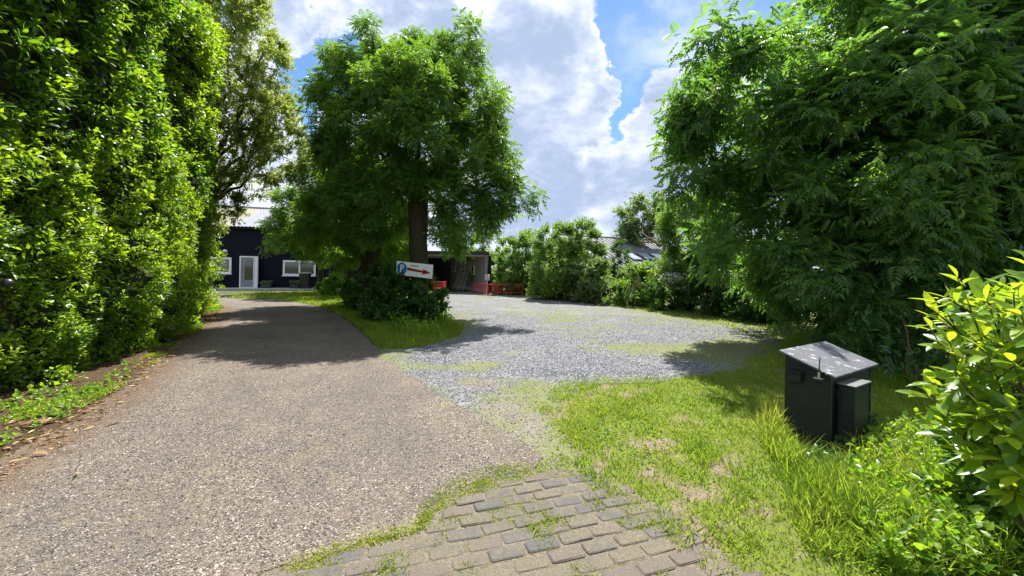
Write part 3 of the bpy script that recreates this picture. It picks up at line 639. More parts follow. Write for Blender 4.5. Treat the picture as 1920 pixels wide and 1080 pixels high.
weeds('hedge_foot_weeds', HW_, 150, .03, .12, .05, 'leafy weeds at the foot of the hedge', M_WEED, lambda P: np.clip(fbm(P[:, 0] * 2.5, P[:, 1] * 2.5, 5) * 7 - 3.5, 0, 1))
#[G(*p) for p in [(-60, 800), (60, 760), (150, 735), (225, 690), (210, 705), (150, 760), (50, 800), (-60, 850)]], 330, .04, .14, .055, 'leafy weeds at the foot of the hedge', M_WEED)
weeds('small_weeds', wd, 1300, .05, .24, .04, 'small leaved yellow green weeds between the larger ones', M_WEEDY)
grass('weed_grass', wd, 5000, .26, None, 'grass blades growing up through the weeds', lean=.5, wid=1.1, rnd_shift=.1)
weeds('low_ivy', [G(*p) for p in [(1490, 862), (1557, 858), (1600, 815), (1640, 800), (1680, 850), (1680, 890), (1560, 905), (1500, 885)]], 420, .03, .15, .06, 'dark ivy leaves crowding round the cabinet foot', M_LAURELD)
weeds('verge_weeds', [G(*p) for p in [(655, 570), (690, 565), (830, 580), (850, 615), (800, 635), (740, 625), (690, 600)]], 500, .08, .35, .12, 'leafy weeds round the bush at the big trunk', M_WEED)

# ================================================================== TREES
def ash_tree(name, base, trunk_r, fork_z, spheres, label, mat, flen=.30, dens=1.6, sub_r=.5, shoots=12, per=7, T=T_FROND4, group=None, parts=0, bmat=M_BARK, cutz=None, lean=(0, 0), fill=.12, cat='tree', trunk=True):
    t = thing(name, (base[0], base[1], 0), label, cat, group)
    top = Vector((base[0] + lean[0], base[1] + lean[1], fork_z)); b0 = Vector((base[0], base[1], -.05))
    pts = [b0.lerp(top, k / 7) + Vector((random.uniform(-.04, .04), random.uniform(-.04, .04), 0)) for k in range(8)]
    rad = [trunk_r * x for x in (1.35, 1.12, 1.02, .98, .96, .97, 1.06, 1.0)]
    MB().tube(pts, rad, 14, .14).build('trunk', bmat, t, True)
    for c, r in sorted(spheres, key=lambda s: -s[1])[:7]:
        limb(tuple(top - Vector((0, 0, .15))), tuple(c), trunk_r * .42, .03, 7, .25).build('limb', bmat, t, True)
    tips, d, C = crown_shoots(spheres, sub_r, dens, shoots, fill, cutz)
    tw = []
    cs = np.array([s[0] for s in spheres])
    for c in C[rng.permutation(len(C))[:min(len(C), 70)]]:
        j = np.argmin(np.linalg.norm(cs - c, axis=1)); tw.append((tuple(cs[j]), tuple(c), .035, .008, 4, .25, 4))
    if tw: join_limbs(tw, 'branches', bmat, t)['kind'] = 'stuff'
    P, F, Nn, S = whorls(tips, d, per, flen * .95, flen, 1.15, -.12, 1.0, .25)
    rn = np.clip(rng.random(len(P)) * .7 + .3 * np.repeat(rng.random(len(tips)), per), 0, 1)
    ctr = cs.mean(0); vd = ctr[:2] / np.linalg.norm(ctr[:2]); back = ((P[:, :2] - ctr[:2]) @ vd) > .9
    out_ = (np.abs(P[:, 0]) > P[:, 1] * 1.5) | (P[:, 2] > CH + P[:, 1] * .85)
    kp_ = rng.random(len(P)) < np.where(back | out_, .33, 1.0)
    kp_ &= ~((np.abs(P[:, 0] - base[0]) < .52) & (P[:, 1] < base[1] + .2) & (P[:, 2] < fork_z - .25) & (fork_z > 3.6)); P, F, Nn, rn = P[kp_], F[kp_], Nn[kp_], rn[kp_]; S = S[kp_] * np.where((back | out_)[kp_], 1.3, 1.0)
    fr = None
    if parts:                                   # in front = nearer than the other leaves seen through the same patch
        ok, x, y = in_view(P); cell = (x // 30).astype(int) * 1000 + (y // 30).astype(int); dd = P[:, 1]; o = np.argsort(dd); first = {}
        fr = np.zeros(len(P))
        for i in o[ok[o]]:
            k = cell[i]; n_ = first.get(k, 0)
            if n_ < 1: fr[i] = 1; first[k] = n_ + 1
    leaf_set(t, 'leaf', T, P, F, Nn, S, rn, mat, parts, fr)
    return t
def SP(lst, Y):      # (px, py, r_px, depth offset) -> spheres
    return [(tuple(at(px, py, Y + dy)), r / FPX * (Y + dy)) for px, py, r, dy in lst]

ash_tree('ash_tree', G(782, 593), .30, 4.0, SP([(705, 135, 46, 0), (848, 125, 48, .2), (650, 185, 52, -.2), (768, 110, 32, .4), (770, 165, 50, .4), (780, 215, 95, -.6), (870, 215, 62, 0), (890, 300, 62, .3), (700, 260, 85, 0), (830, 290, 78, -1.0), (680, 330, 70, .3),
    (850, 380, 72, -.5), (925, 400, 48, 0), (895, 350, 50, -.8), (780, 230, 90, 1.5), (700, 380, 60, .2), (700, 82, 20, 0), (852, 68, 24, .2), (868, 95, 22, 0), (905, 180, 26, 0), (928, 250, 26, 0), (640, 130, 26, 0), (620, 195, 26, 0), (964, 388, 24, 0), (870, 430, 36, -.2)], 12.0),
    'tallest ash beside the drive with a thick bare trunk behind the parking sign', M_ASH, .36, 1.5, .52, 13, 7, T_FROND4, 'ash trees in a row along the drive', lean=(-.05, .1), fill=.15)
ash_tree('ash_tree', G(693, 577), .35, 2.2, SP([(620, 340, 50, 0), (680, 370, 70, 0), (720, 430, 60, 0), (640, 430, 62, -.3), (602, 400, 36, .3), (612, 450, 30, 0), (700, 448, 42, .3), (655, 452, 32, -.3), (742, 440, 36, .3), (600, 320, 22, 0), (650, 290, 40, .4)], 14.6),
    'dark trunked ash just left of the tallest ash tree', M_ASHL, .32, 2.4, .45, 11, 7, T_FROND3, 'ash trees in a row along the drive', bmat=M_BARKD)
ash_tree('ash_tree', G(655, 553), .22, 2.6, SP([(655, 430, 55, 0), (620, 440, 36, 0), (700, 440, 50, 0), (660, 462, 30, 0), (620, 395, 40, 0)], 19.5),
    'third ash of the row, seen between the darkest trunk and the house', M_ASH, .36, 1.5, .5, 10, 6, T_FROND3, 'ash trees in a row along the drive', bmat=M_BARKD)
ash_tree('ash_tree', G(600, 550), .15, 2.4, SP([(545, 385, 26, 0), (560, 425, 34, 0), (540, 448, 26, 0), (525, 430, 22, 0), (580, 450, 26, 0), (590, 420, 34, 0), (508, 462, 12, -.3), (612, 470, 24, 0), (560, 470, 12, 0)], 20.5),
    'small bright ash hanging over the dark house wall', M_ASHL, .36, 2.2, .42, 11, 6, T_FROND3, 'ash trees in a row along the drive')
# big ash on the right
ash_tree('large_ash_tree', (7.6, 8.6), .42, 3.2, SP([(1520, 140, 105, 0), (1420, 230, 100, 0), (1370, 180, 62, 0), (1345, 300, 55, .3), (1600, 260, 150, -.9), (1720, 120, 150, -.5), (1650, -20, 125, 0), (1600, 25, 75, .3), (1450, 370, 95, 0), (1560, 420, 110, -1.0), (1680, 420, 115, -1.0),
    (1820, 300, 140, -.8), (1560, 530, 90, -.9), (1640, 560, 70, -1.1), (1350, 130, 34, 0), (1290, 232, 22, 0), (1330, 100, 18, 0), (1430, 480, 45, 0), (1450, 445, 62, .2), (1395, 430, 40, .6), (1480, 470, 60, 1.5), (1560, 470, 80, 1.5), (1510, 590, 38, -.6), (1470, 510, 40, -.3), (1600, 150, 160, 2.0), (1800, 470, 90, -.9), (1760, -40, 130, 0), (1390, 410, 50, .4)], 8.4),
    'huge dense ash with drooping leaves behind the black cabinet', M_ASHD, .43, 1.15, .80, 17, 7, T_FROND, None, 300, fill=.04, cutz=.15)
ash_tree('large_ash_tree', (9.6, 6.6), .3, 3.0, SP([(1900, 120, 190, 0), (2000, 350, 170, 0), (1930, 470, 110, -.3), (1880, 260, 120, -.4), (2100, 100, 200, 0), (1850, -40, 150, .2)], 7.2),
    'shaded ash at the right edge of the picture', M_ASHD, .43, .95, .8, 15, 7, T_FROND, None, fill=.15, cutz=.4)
# bright tree behind the yard hedge and the sparse one beyond the far roof
ash_tree('maple_tree', G(1300, 566), .16, 2.2, SP([(1290, 420, 42, 0), (1320, 395, 30, 0), (1275, 445, 20, 0), (1310, 460, 45, 0), (1345, 430, 40, 0), (1350, 380, 36, 0), (1268, 498, 22, 0), (1290, 490, 34, 0)], 15.5),
    'bright yellow green tree at the left of the large dark ash', M_ASHL, .28, 3.2, .36, 11, 7, T_FROND3)

def leafy_tree(name, base, h, spheres, label, mat, size, dens, sub_r, shoots, per, T, cat='tree', trunk_r=.1, bmat=M_TWIG, fill=.1, cutz=None, up=.35, limbs=9, upn=.8):
    t = thing(name, (base[0], base[1], 0), label, cat)
    cs = np.array([s[0] for s in spheres])
    if trunk_r:
        top = Vector((base[0], base[1], h)); MB().tube([Vector((base[0], base[1], -.05)).lerp(top, k / 5) + Vector((random.uniform(-.05, .05), random.uniform(-.05, .05), 0)) for k in range(6)], [trunk_r * (1.2 - .08 * k) for k in range(6)], 10, .1).build('trunk', bmat, t, True)
        for c in cs[:limbs]: limb(tuple(top - Vector((0, 0, .1))), tuple(c), trunk_r * .6, .02, 7, .3, 6).build('limb', bmat, t, True)
    tips, d, C = crown_shoots(spheres, sub_r, dens, shoots, fill, cutz, up)
    tw = [(tuple(cs[np.argmin(np.linalg.norm(cs - c, axis=1))]), tuple(c), .022, .006, 4, .3, 4) for c in C[rng.permutation(len(C))[:60]]]
    join_limbs(tw, 'branches', bmat, t)['kind'] = 'stuff'
    P, F, Nn, S = whorls(tips, d, per, size * 2.6, size, 1.0, 0.0, upn, .5)
    rn = np.clip(rng.random(len(P)) * .65 + .35 * np.repeat(rng.random(len(tips)), per), 0, 1)
    leaf_set(t, 'leaf', T, P, F, Nn, S, rn, mat); return t
leafy_tree('walnut_tree', G(1243, 552), 3.2, SP([(1185, 400, 22, 0), (1215, 395, 24, 0), (1245, 400, 22, 0), (1175, 425, 18, 0), (1205, 425, 22, .5), (1235, 430, 22, 0), (1262, 395, 20, 0), (1200, 445, 14, 0), (1255, 425, 20, 0)], 30),
    'sparse grey green tree rising behind the far grey roof', M_GREY, .34, 1.2, .7, 12, 8, T_QUAD, trunk_r=.15, fill=.05, limbs=6)
# fine leaved tree at the end of the hedge
PL = at(385, 330, 13.2)
leafy_tree('plum_tree', (-11.0, 13.4), 3.6, SP([(440, 60, 60, 0), (420, 150, 75, 0), (480, 130, 48, 0), (500, 90, 30, -.3), (430, 240, 72, 0), (500, 200, 42, 0), (520, 240, 34, 0), (450, 320, 52, 0), (505, 300, 36, 0), (400, 320, 50, 0), (450, 10, 40, 0), (540, 235, 24, 0), (545, 300, 20, 0),
    (420, 385, 26, -.2), (440, -40, 50, 0), (380, 0, 60, .3), (555, 265, 16, 0), (515, 130, 22, 0), (395, 420, 20, -.2)], 13.2), 'fine leaved olive green tree at the far end of the hedge', M_PLUM, .10, 4.4, .40, 15, 14, T_QUAD, trunk_r=.15, fill=.12, bmat=M_BARKD, up=.0)

# ================================================================== SHRUBS AT THE BACK
def shrub(name, px, base_py, spheres, Y, label, mat, size=.12, dens=3.0, sub_r=.32, shoots=10, per=8, T=T_BROAD2, up=.5, core=True, cat='shrub', group=None, upn=.8):
    size *= 1.1; shoots = int(shoots * 2.1); b = G(px, base_py); t = thing(name, (b[0], b[1], 0), label, cat, group)
    lo_ = [(x, base_py - (14 if r > 20 else 8), r * .9, dy) for x, y, r, dy in spheres if name != 'conifer']
    sp = SP(list(spheres) + lo_, Y)
    tips, d, C = crown_shoots(sp, sub_r * 1.25, dens, shoots, .2, .05, up)
    cs = np.array([s[0] for s in sp])
    st = [((b[0] + random.uniform(-.2, .2), b[1] + random.uniform(-.1, .1), 0), tuple(c), .05, .012, 5, .25, 5) for c in cs]
    join_limbs(st, 'stems', M_BARKD, t)
    P, F, Nn, S = whorls(tips, d, per, size * 2.2, size, 1.1, 0.0, upn, .5)
    P[:, 2] = np.maximum(P[:, 2], .02)
    rn = np.clip(rng.random(len(P)) * .6 + .4 * np.repeat(rng.random(len(tips)), per), 0, 1)
    leaf_set(t, 'leaf', T, P, F, Nn, S, rn, mat); return t
shrub('willow_shrub', 910, 549, [(905, 465, 20, 0), (912, 500, 22, 0), (925, 480, 22, 0), (930, 520, 22, 0), (890, 490, 18, .5)], 25, 'small bright shrub just behind the end of the open shed', M_WILLOW, .16, 2.2, .4)
shrub('willow_shrub', 970, 553, [(960, 480, 26, 0), (990, 475, 28, 0), (965, 515, 28, 0), (1000, 515, 32, 0), (975, 455, 14, 0)], 22.5, 'rounded green shrub behind the red fence', M_WILLOW, .16, 2.6, .38)
shrub('willow_tree', 1065, 566, [(1050, 465, 38, 0), (1085, 455, 34, 0), (1040, 510, 40, 0), (1090, 500, 45, 0), (1065, 540, 34, -.3), (1098, 482, 20, 0), (1072, 438, 18, 0), (1020, 545, 22, 0), (1115, 545, 26, 0)], 19.5, 'tallest pale green willow bush in the hedge behind the yard', M_WILLOW, .15, 3.2, .38, 12, 9, T_QUAD, cat='tree')
shrub('elder_shrub', 1130, 575, [(1110, 515, 24, 0), (1145, 530, 24, 0), (1100, 540, 28, 0), (1140, 555, 26, 0), (1165, 545, 22, 0)], 17.8, 'grey green shrub right of the tall willow bush', M_GREY, .14, 3.0, .32)
shrub('conifer', 1163, 566, [(1163, 472, 15, 0), (1163, 490, 15, 0), (1163, 508, 15, 0), (1163, 525, 15, 0)], 20, 'clipped dark column shaped conifer before the far roof', M_DARKSH, .10, 7, .2, 12, 8, T_NARR, cat='tree')
shrub('yard_hedge', 1185, 575, [(1165, 560, 22, 0), (1195, 545, 26, 0), (1185, 525, 20, 0), (1220, 555, 26, 0), (1215, 520, 18, .3)], 16.6, 'yellow green shrub below the far grey roof', M_ASHL, .12, 3.2, .3)
shrub('yard_hedge', 1270, 582, [(1240, 555, 26, 0), (1270, 545, 30, 0), (1300, 550, 30, 0), (1260, 572, 20, -.2), (1290, 575, 20, -.2)], 15.2, 'dark hedge shrub under the white elder blossom', M_DARKSH, .11, 3.8, .3)
shrub('yard_hedge', 1350, 588, [(1330, 555, 34, 0), (1370, 550, 38, 0), (1340, 520, 36, .3), (1380, 500, 40, .3), (1350, 580, 22, -.2), (1320, 505, 32, .4), (1390, 580, 22, -.2)], 13.8, 'tall dark shrub between blossom and large ash', M_DARKSH, .11, 3.8, .32)
shrub('yard_hedge', 1430, 597, [(1415, 565, 38, 0), (1450, 560, 40, 0), (1430, 520, 44, .2), (1470, 585, 24, -.2), (1410, 590, 20, -.2)], 12.2, 'dark shrub at the yard corner under the large ash', M_DARKSH, .10, 4.2, .32)
# elder blossom over the dark hedge
eb = thing('elder_blossom', (*G(1265, 575), 0), 'shrub with flat white blossom heads on the hedge behind the yard', 'shrub')
MB().tube([(G(1265, 575)[0], G(1265, 575)[1], 0), tuple(at(1265, 540, 14.9))], [.05, .03], 6).build('stem', M_BARKD, eb, True)
ePts = np.array([at(px, py, 14.6 + random.uniform(-.3, .3)) for px, py in zip(rng.uniform(1238, 1300, 60), rng.uniform(512, 532, 60))])
tips = np.repeat(ePts, 14, 0) + rng.normal(size=(840, 3)) * np.array([.09, .09, .03]); 
ob = link('blossoms', cloud_mesh('blossoms', T_QUAD, tips, unit(840) * np.array([1, 1, .2]), np.tile(UP, (840, 1)) + rng.normal(size=(840, 3)) * .3, np.full(840, .07), rng.random(840)), M_BLOOM, eb); ob['kind'] = 'stuff'
P, F, Nn, S = whorls(ePts - UP * .1, np.tile(UP, (60, 1)), 9, .25, .14, 1.2, 0, .8, .5); ob = link('foliage', cloud_mesh('foliage', T_QUAD, P, F, Nn, S, rng.random(len(P))), M_ASHL, eb); ob['kind'] = 'stuff'

# bush at the sign and undergrowth
shrub('elder_bush', 760, 600, [(745, 556, 38, 0), (780, 562, 34, -.1), (722, 566, 32, .1), (728, 520, 24, .9), (797, 552, 22, -.2), (800, 580, 20, -.2), (760, 590, 26, -.2), (770, 532, 26, .1), (815, 560, 14, -.2), (690, 545, 18, .4), (820, 592, 12, -.2), (705, 590, 16, 0), (742, 505, 12, .8)], 10.9, 'dark leafy bush growing up to the parking sign', M_DARKSH, .11, 5.5, .24, 10, 7, T_BROAD)
shrub('undergrowth_bush', 680, 585, [(672, 560, 20, 0), (700, 560, 22, 0), (655, 565, 14, .3), (715, 530, 20, .3)], 13.2, 'low dark bush round the foot of the second ash trunk', M_DARKSH, .11, 5, .22)
shrub('undergrowth_bush', 625, 555, [(625, 535, 16, 0), (645, 540, 14, 0), (608, 542, 10, 0)], 18.5, 'low green bush between the third and fourth ash trunks', M_ASH, .14, 5, .25)
# laurels in the shade on the right
def laurel(name, base, spheres, label, mat, size, dens, sub_r, shoots, per, parts=0, T=T_LAUREL2, Tp=None):
    t = thing(name, (base[0], base[1], 0), label, 'shrub')
    tips, d, C = crown_shoots(spheres, sub_r, dens, shoots, .12, .1, .5)
    cs = np.array([s[0] for s in spheres])
    join_limbs([((base[0] + random.uniform(-.1, .1), base[1] + random.uniform(-.1, .1), 0), tuple(c), .03, .01, 5, .25, 6) for c in cs], 'stems', M_TWIG, t)
    P, F, Nn, S = whorls(tips, d, per, size * 1.4, size, 1.1, 0.05, .9, .4)
    rn = np.clip(rng.random(len(P)) * .6 + .4 * np.repeat(rng.random(len(tips)), per), 0, 1)
    fr = None
    if parts:
        fr = 1.0 / (P[:, 1] ** 1.5)
    leaf_set(t, 'leaf', T, P, F, Nn, S, rn, mat, parts, fr, Tp); return t
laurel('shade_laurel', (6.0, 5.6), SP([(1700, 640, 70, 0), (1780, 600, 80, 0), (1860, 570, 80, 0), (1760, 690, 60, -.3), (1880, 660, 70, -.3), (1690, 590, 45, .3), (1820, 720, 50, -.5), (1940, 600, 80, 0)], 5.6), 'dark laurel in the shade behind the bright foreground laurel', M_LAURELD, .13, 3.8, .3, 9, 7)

# foreground laurel, each shoot grown from the root
lt = thing('foreground_laurel', (2.95, 2.15, 0), 'bright yellow green laurel reaching in at the right edge', 'shrub')
root = Vector((2.95, 2.15, 0)); stems = MB(); tips = []; dirs = []
tp = [(1795, 520, 1.85), (1850, 560, 1.8), (1740, 610, 1.95), (1780, 640, 1.8), (1900, 540, 1.7), (1915, 590, 1.6), (1735, 740, 1.9), (1790, 700, 1.75), (1850, 660, 1.7), (1900, 680, 1.6), (1770, 800, 1.8), (1840, 780, 1.65), (1900, 770, 1.6), (1820, 850, 1.75),
      (1880, 860, 1.65), (1930, 640, 1.7), (1950, 560, 1.8), (1940, 820, 1.6), (1860, 610, 2.1), (1800, 740, 2.1), (1900, 620, 2.2), (1960, 700, 1.9), (1870, 730, 2.1), (1930, 500, 2.0), (1960, 900, 1.7), (1890, 920, 1.75), (1830, 600, 2.2), (1950, 480, 2.2), (1760, 560, 2.0), (1820, 680, 1.9)]
for i, (px, py, Y) in enumerate(tp):
    e = Vector(at(px, py, Y)); d0 = (e - root); mid = root.lerp(e, .55) + Vector((random.uniform(0, .15), random.uniform(-.05, .1), .12))
    pts = []
    for k in range(8):
        t_ = k / 7; pts.append(root.lerp(mid, t_).lerp(mid.lerp(e, t_), t_))
    stems.tube(pts, [.010 - .0011 * k for k in range(8)], 6, .05)
    tips.append(e); dirs.append((e - pts[-2]).normalized())
    for k in (4, 5, 6):
        if random.random() < .8:
            sdv = Vector((random.uniform(-1, .5), random.uniform(-.8, .4), random.uniform(.1, .9))).normalized(); s2_ = pts[k] + sdv * random.uniform(.12, .24)
            stems.tube([pts[k], s2_], [.006, .003], 5); tips.append(s2_); dirs.append(sdv)
stems.build('stems', M_TWIG, lt, True)
tips = np.array([tuple(v) for v in tips]); dirs = nrm(np.array([tuple(v) for v in dirs])) + np.array([-.75, -.15, .15])
P, F, Nn, S = whorls(tips, dirs, 9, .22, .155, 1.0, .05, 1.5, .35, .7)
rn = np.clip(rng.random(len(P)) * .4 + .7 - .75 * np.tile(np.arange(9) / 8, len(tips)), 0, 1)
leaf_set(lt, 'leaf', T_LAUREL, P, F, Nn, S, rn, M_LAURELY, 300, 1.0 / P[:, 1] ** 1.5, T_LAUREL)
# lower dark part of the same bank
laurel('bank_laurel', (3.4, 2.3), SP([(1915, 640, 50, .75), (1900, 860, 60, .3), (1960, 760, 90, .3), (1900, 930, 60, .2), (1960, 920, 80, .1), (1980, 640, 80, .5), (1900, 740, 60, .7)], 2.1), 'darker laurel leaves below the bright shoots at the right edge', M_LAUREL, .12, 12, .2, 10, 8)

# ================================================================== TALL HEDGE
HL = np.array([(-5.3, 3.0), (-5.75, 4.6), (-6.15, 6.1), (-6.6, 7.3), (-8.0, 9.6), (-9.6, 12.0), (-10.5, 13.6)])
seg = np.linalg.norm(np.diff(HL, axis=0), axis=1); cum = np.concatenate([[0], np.cumsum(seg)]); HT = cum[-1]
def hline(s):
    s = np.clip(s, 0, HT - 1e-6); i = np.searchsorted(cum, s, 'right') - 1; t = ((s - cum[i]) / seg[i])[:, None]
    p = HL[i] * (1 - t) + HL[i + 1] * t; d = (HL[i + 1] - HL[i]) / seg[i][:, None]; return p, np.column_stack([d[:, 1], -d[:, 0]])
def hbulge(s, z):
    b = .95 * (fbm(s * .9, z * .8, 3) - .5) + .42 * (fbm(s * 2.6, z * 2.2, 17) - .5) * 2
    b = b + .42 * np.exp(-((s - 7.4) / 1.6) ** 2 - ((z - 6.8) / 1.9) ** 2)          # leaning clump near the top
    b = b - .75 * np.exp(-((s - 5.6) / .9) ** 2 - ((z - 4.9) / 1.5) ** 2)          # dark hollow beside it
    b = b + .35 * np.exp(-((s - 2.4) / 1.3) ** 2 - ((z - 5.2) / 1.2) ** 2) + .25 * np.exp(-((s - 4.2) / 1.6) ** 2 - ((z - 1.4) / 1.1) ** 2)
    return b
hedge = thing('laurel_hedge', (-7.5, 8.5, 0), 'very tall glossy laurel hedge along the left of the drive', 'hedge')
n = 7400
s = HT * rng.random(n) ** 1.35; z = rng.random(n) ** .9 * (7.6 + .5 * np.sin(s)); depth = rng.exponential(.16, n); depth = np.where(rng.random(n) < .15, depth + .3, depth)
p, nn = hline(s); b = hbulge(s, z)[:, None]; p = p + nn * (b - depth[:, None])
tips = np.column_stack([p, z]); out = np.column_stack([nn, np.zeros(n)])
d = nrm(out * .9 + UP * .35 + rng.normal(size=(n, 3)) * .45)
small = np.clip(1.25 - .28 * z, 0, 1) * (rng.random(n) < .75)       # ivy sized leaves low down
per = 8
P, F, Nn, S = whorls(tips, d, per, .17, .155, 1.15, -.02, .9, .45, .65)
S = S * (1 - .40 * np.repeat(small, per)); P[:, 2] = np.maximum(P[:, 2], .03)
rn = np.clip(rng.random(len(P)) * .45 + .42 * np.repeat(rng.random(n), per) - .10 - .2 * np.tile(np.arange(per) / 7, n) + np.repeat(.55 * np.exp(-((s - 3.6) / 2.2) ** 2 - ((z - 1.9) / 1.5) ** 2) + .45 * np.exp(-((s - 7.6) / 1.3) ** 2 - ((z - 6.6) / 1.8) ** 2), per), 0, 1)  # young-growth tint; also paints the sunlit low band and top clump brighter
fr = np.repeat(np.exp(-depth * 6), per)
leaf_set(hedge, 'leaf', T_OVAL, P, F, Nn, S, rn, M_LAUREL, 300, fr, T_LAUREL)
n = 9000; s = HT * rng.random(n) ** 1.2; z = 3.4 * rng.random(n) ** 1.3; depth = rng.exponential(.10, n) + .02; p, nn = hline(s); p = p + nn * (hbulge(s, z)[:, None] - depth[:, None])
tips = np.column_stack([p, z]); out = np.column_stack([nn, np.zeros(n)]); P, F, Nn, S = whorls(tips, nrm(out + UP * .3 + rng.normal(size=(n, 3)) * .5), 5, .08, .075, 1.2, 0, .8, .5); P[:, 2] = np.maximum(P[:, 2], .03)
ob = link('climbing_ivy', cloud_mesh('climbing_ivy', T_BROAD2, P, F, Nn, S, np.clip(rng.random(len(P)) * .5 + np.repeat(.25 + .35 * vnoise(s * 1.3, z * 1.3, 4), 5), 0, 1)), M_LAUREL, hedge); ob['kind'] = 'stuff'
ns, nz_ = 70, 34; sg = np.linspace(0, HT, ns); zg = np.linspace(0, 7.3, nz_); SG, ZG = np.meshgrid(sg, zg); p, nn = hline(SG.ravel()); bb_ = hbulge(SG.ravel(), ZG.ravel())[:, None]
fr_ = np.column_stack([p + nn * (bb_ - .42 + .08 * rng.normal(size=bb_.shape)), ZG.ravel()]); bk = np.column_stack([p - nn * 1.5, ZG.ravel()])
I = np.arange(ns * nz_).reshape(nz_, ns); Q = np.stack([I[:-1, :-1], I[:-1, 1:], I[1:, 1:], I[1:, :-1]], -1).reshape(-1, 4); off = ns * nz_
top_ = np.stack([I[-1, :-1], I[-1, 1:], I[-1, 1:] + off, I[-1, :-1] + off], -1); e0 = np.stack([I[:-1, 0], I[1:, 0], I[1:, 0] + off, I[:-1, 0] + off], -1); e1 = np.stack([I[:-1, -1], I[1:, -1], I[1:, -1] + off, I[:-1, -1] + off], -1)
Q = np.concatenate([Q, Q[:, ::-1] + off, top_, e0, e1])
link('light_block_core', np_mesh('light_block_core', np.concatenate([fr_, bk]), Q.ravel(), np.arange(len(Q)) * 4), M_CORE, hedge)  # solid core added behind the leaves to block light and darken the gaps
# leaves on the far end of the hedge
n = 900; z = rng.random(n) * 7.4; tips = np.column_stack([HL[-1][0] + .1 - rng.random(n) * 1.6, HL[-1][1] + .1 + rng.random(n) * .3, z]); d = nrm(np.array([.1, .9, .3]) + rng.normal(size=(n, 3)) * .5)
P, F, Nn, S = whorls(tips, d, 7, .16, .13, 1.1, 0, .9, .4); ob = link('end_foliage', cloud_mesh('end_foliage', T_OVAL, P, F, Nn, S, rng.random(len(P))), M_LAUREL, hedge); ob['kind'] = 'stuff'

# ivy clad pillar at the near end
iv = thing('ivy_pillar', (*G(-6, 735), 0), 'ivy covered pillar with a dark round knob at the left edge', 'pillar')
px0, py0 = G(-6, 735); px0 -= .12
MB().tube([(px0, py0, 0), (px0 + .02, py0, 1.0), (px0, py0, 2.1)], [.22, .2, .17], 10, .1).build('post', M_BARK, iv, True)
n = 900; a_ = rng.uniform(0, 6.28, n); z = rng.random(n) * 2.15; o_ = np.column_stack([np.cos(a_), np.sin(a_), np.zeros(n)])
tips = np.array([px0, py0, 0]) + o_ * rng.uniform(.22, .30, (n, 1)) + UP * z[:, None]
P, F, Nn, S = whorls(tips, nrm(o_ + UP * -.2), 3, .05, .06, 1.2, -.3, .2, .5); ob = link('foliage', cloud_mesh('foliage', T_BROAD, P, F, Nn, S, rng.random(len(P))), M_IVY, iv); ob['kind'] = 'stuff'
M_BLACK = plain('black_plastic', (.018, .019, .022), .4, .5)
kp = Vector(at(14, 531, py0 - .42)); kb = MB(); bmesh.ops.create_uvsphere(kb.bm, u_segments=16, v_segments=10, radius=.05, matrix=Matrix.Translation(kp)); kb.tube([kp, kp + Vector((-.14, .09, 0))], [.02, .02], 8); kb.build('knob', M_BLACK, iv, True)

# dry fallen leaves
for (px, py, sz, rz, lab) in [(32, 806, .26, .4, 'long pale yellow fallen leaf at the left picture edge'), (150, 822 - 40, .10, 1.2, 'small curled dry leaf on the dirt by the hedge foot'), (60, 858, .12, -.3, 'pale dry leaf lying alone on the drive near the left edge'), (145, 900, .08, 2.0, 'tiny dry leaf further out on the asphalt, left'),
        (200, 802, .11, .8, 'reddish brown leaf at the edge of the litter strip'), (255, 705, .16, .3, 'pale dry leaf beside the grass at the hedge foot'), (310, 672, .14, .1, 'yellow fallen leaf at the edge of the tree shadow')]:
    x, y = G(px, py); me = np_mesh('fallen_leaf', T_LAUREL.V, T_LAUREL.loops, T_LAUREL.starts, {'rnd': ('FACE', np.full(len(T_LAUREL.F), random.random()))}, True)
    o = link('fallen_leaf', me, M_DRY); o.location = (x, y, .045); o.rotation_euler = (random.uniform(-.1, .1), .15, rz - 1.2); o.scale = (sz, sz, sz * 1.2); tag(o, lab, 'leaf', 'dry fallen leaves beside the hedge')

# ================================================================== DARK HOUSE
M_NAVY = NM('navy_boards'); m = M_NAVY
mp = m.n('Mapping'); mp.inputs['Rotation'].default_value = (0, 0, -R(14)); m.L.new(m.pos, mp.inputs[0]); wv = m.n('TexWave', wave_type='BANDS', bands_direction='X', wave_profile='SAW'); wv.inputs['Scale'].default_value = 1.2; m.L.new(mp.outputs[0], wv.inputs[0])
M_NAVY = m.done(m.pbr(m.ramp(m.noise(3, 5), [(.3, (.0028, .004, .011)), (.7, (.005, .0075, .019))]), .7, .15, 0.0, m.bump(wv.outputs['Fac'], .5, .02)))
M_WHITE = plain('white_frame', (.78, .79, .80), .45, .5, var=.05); M_LAMP = plain('white_shade', (.75, .76, .78), .5)
M_TIN = plain('tin_roof', (.23, .24, .28), .85, .15, 0, .15, 2.0); M_CREAM = plain('cream_sheet', (.27, .245, .19), .85, .15, var=.1)
def glass(name, tint):
    m = NM(name); return m.done(m.pbr(tint, .06, .8, 0.0, None, **{'Coat Weight': .6}))
M_GLASS = glass('window_glass', (.06, .07, .085)); M_GLASSD = glass('dark_glass', (.012, .016, .018))
HA = R(14); D0 = np.array([*at(468, 541, 23.4)[:2]]); HU = np.array([math.cos(HA), math.sin(HA)])
HM = Matrix.Translation((D0[0], D0[1], 0)) @ Matrix.Rotation(HA, 4, 'Z')       # local x along the wall, y into the house
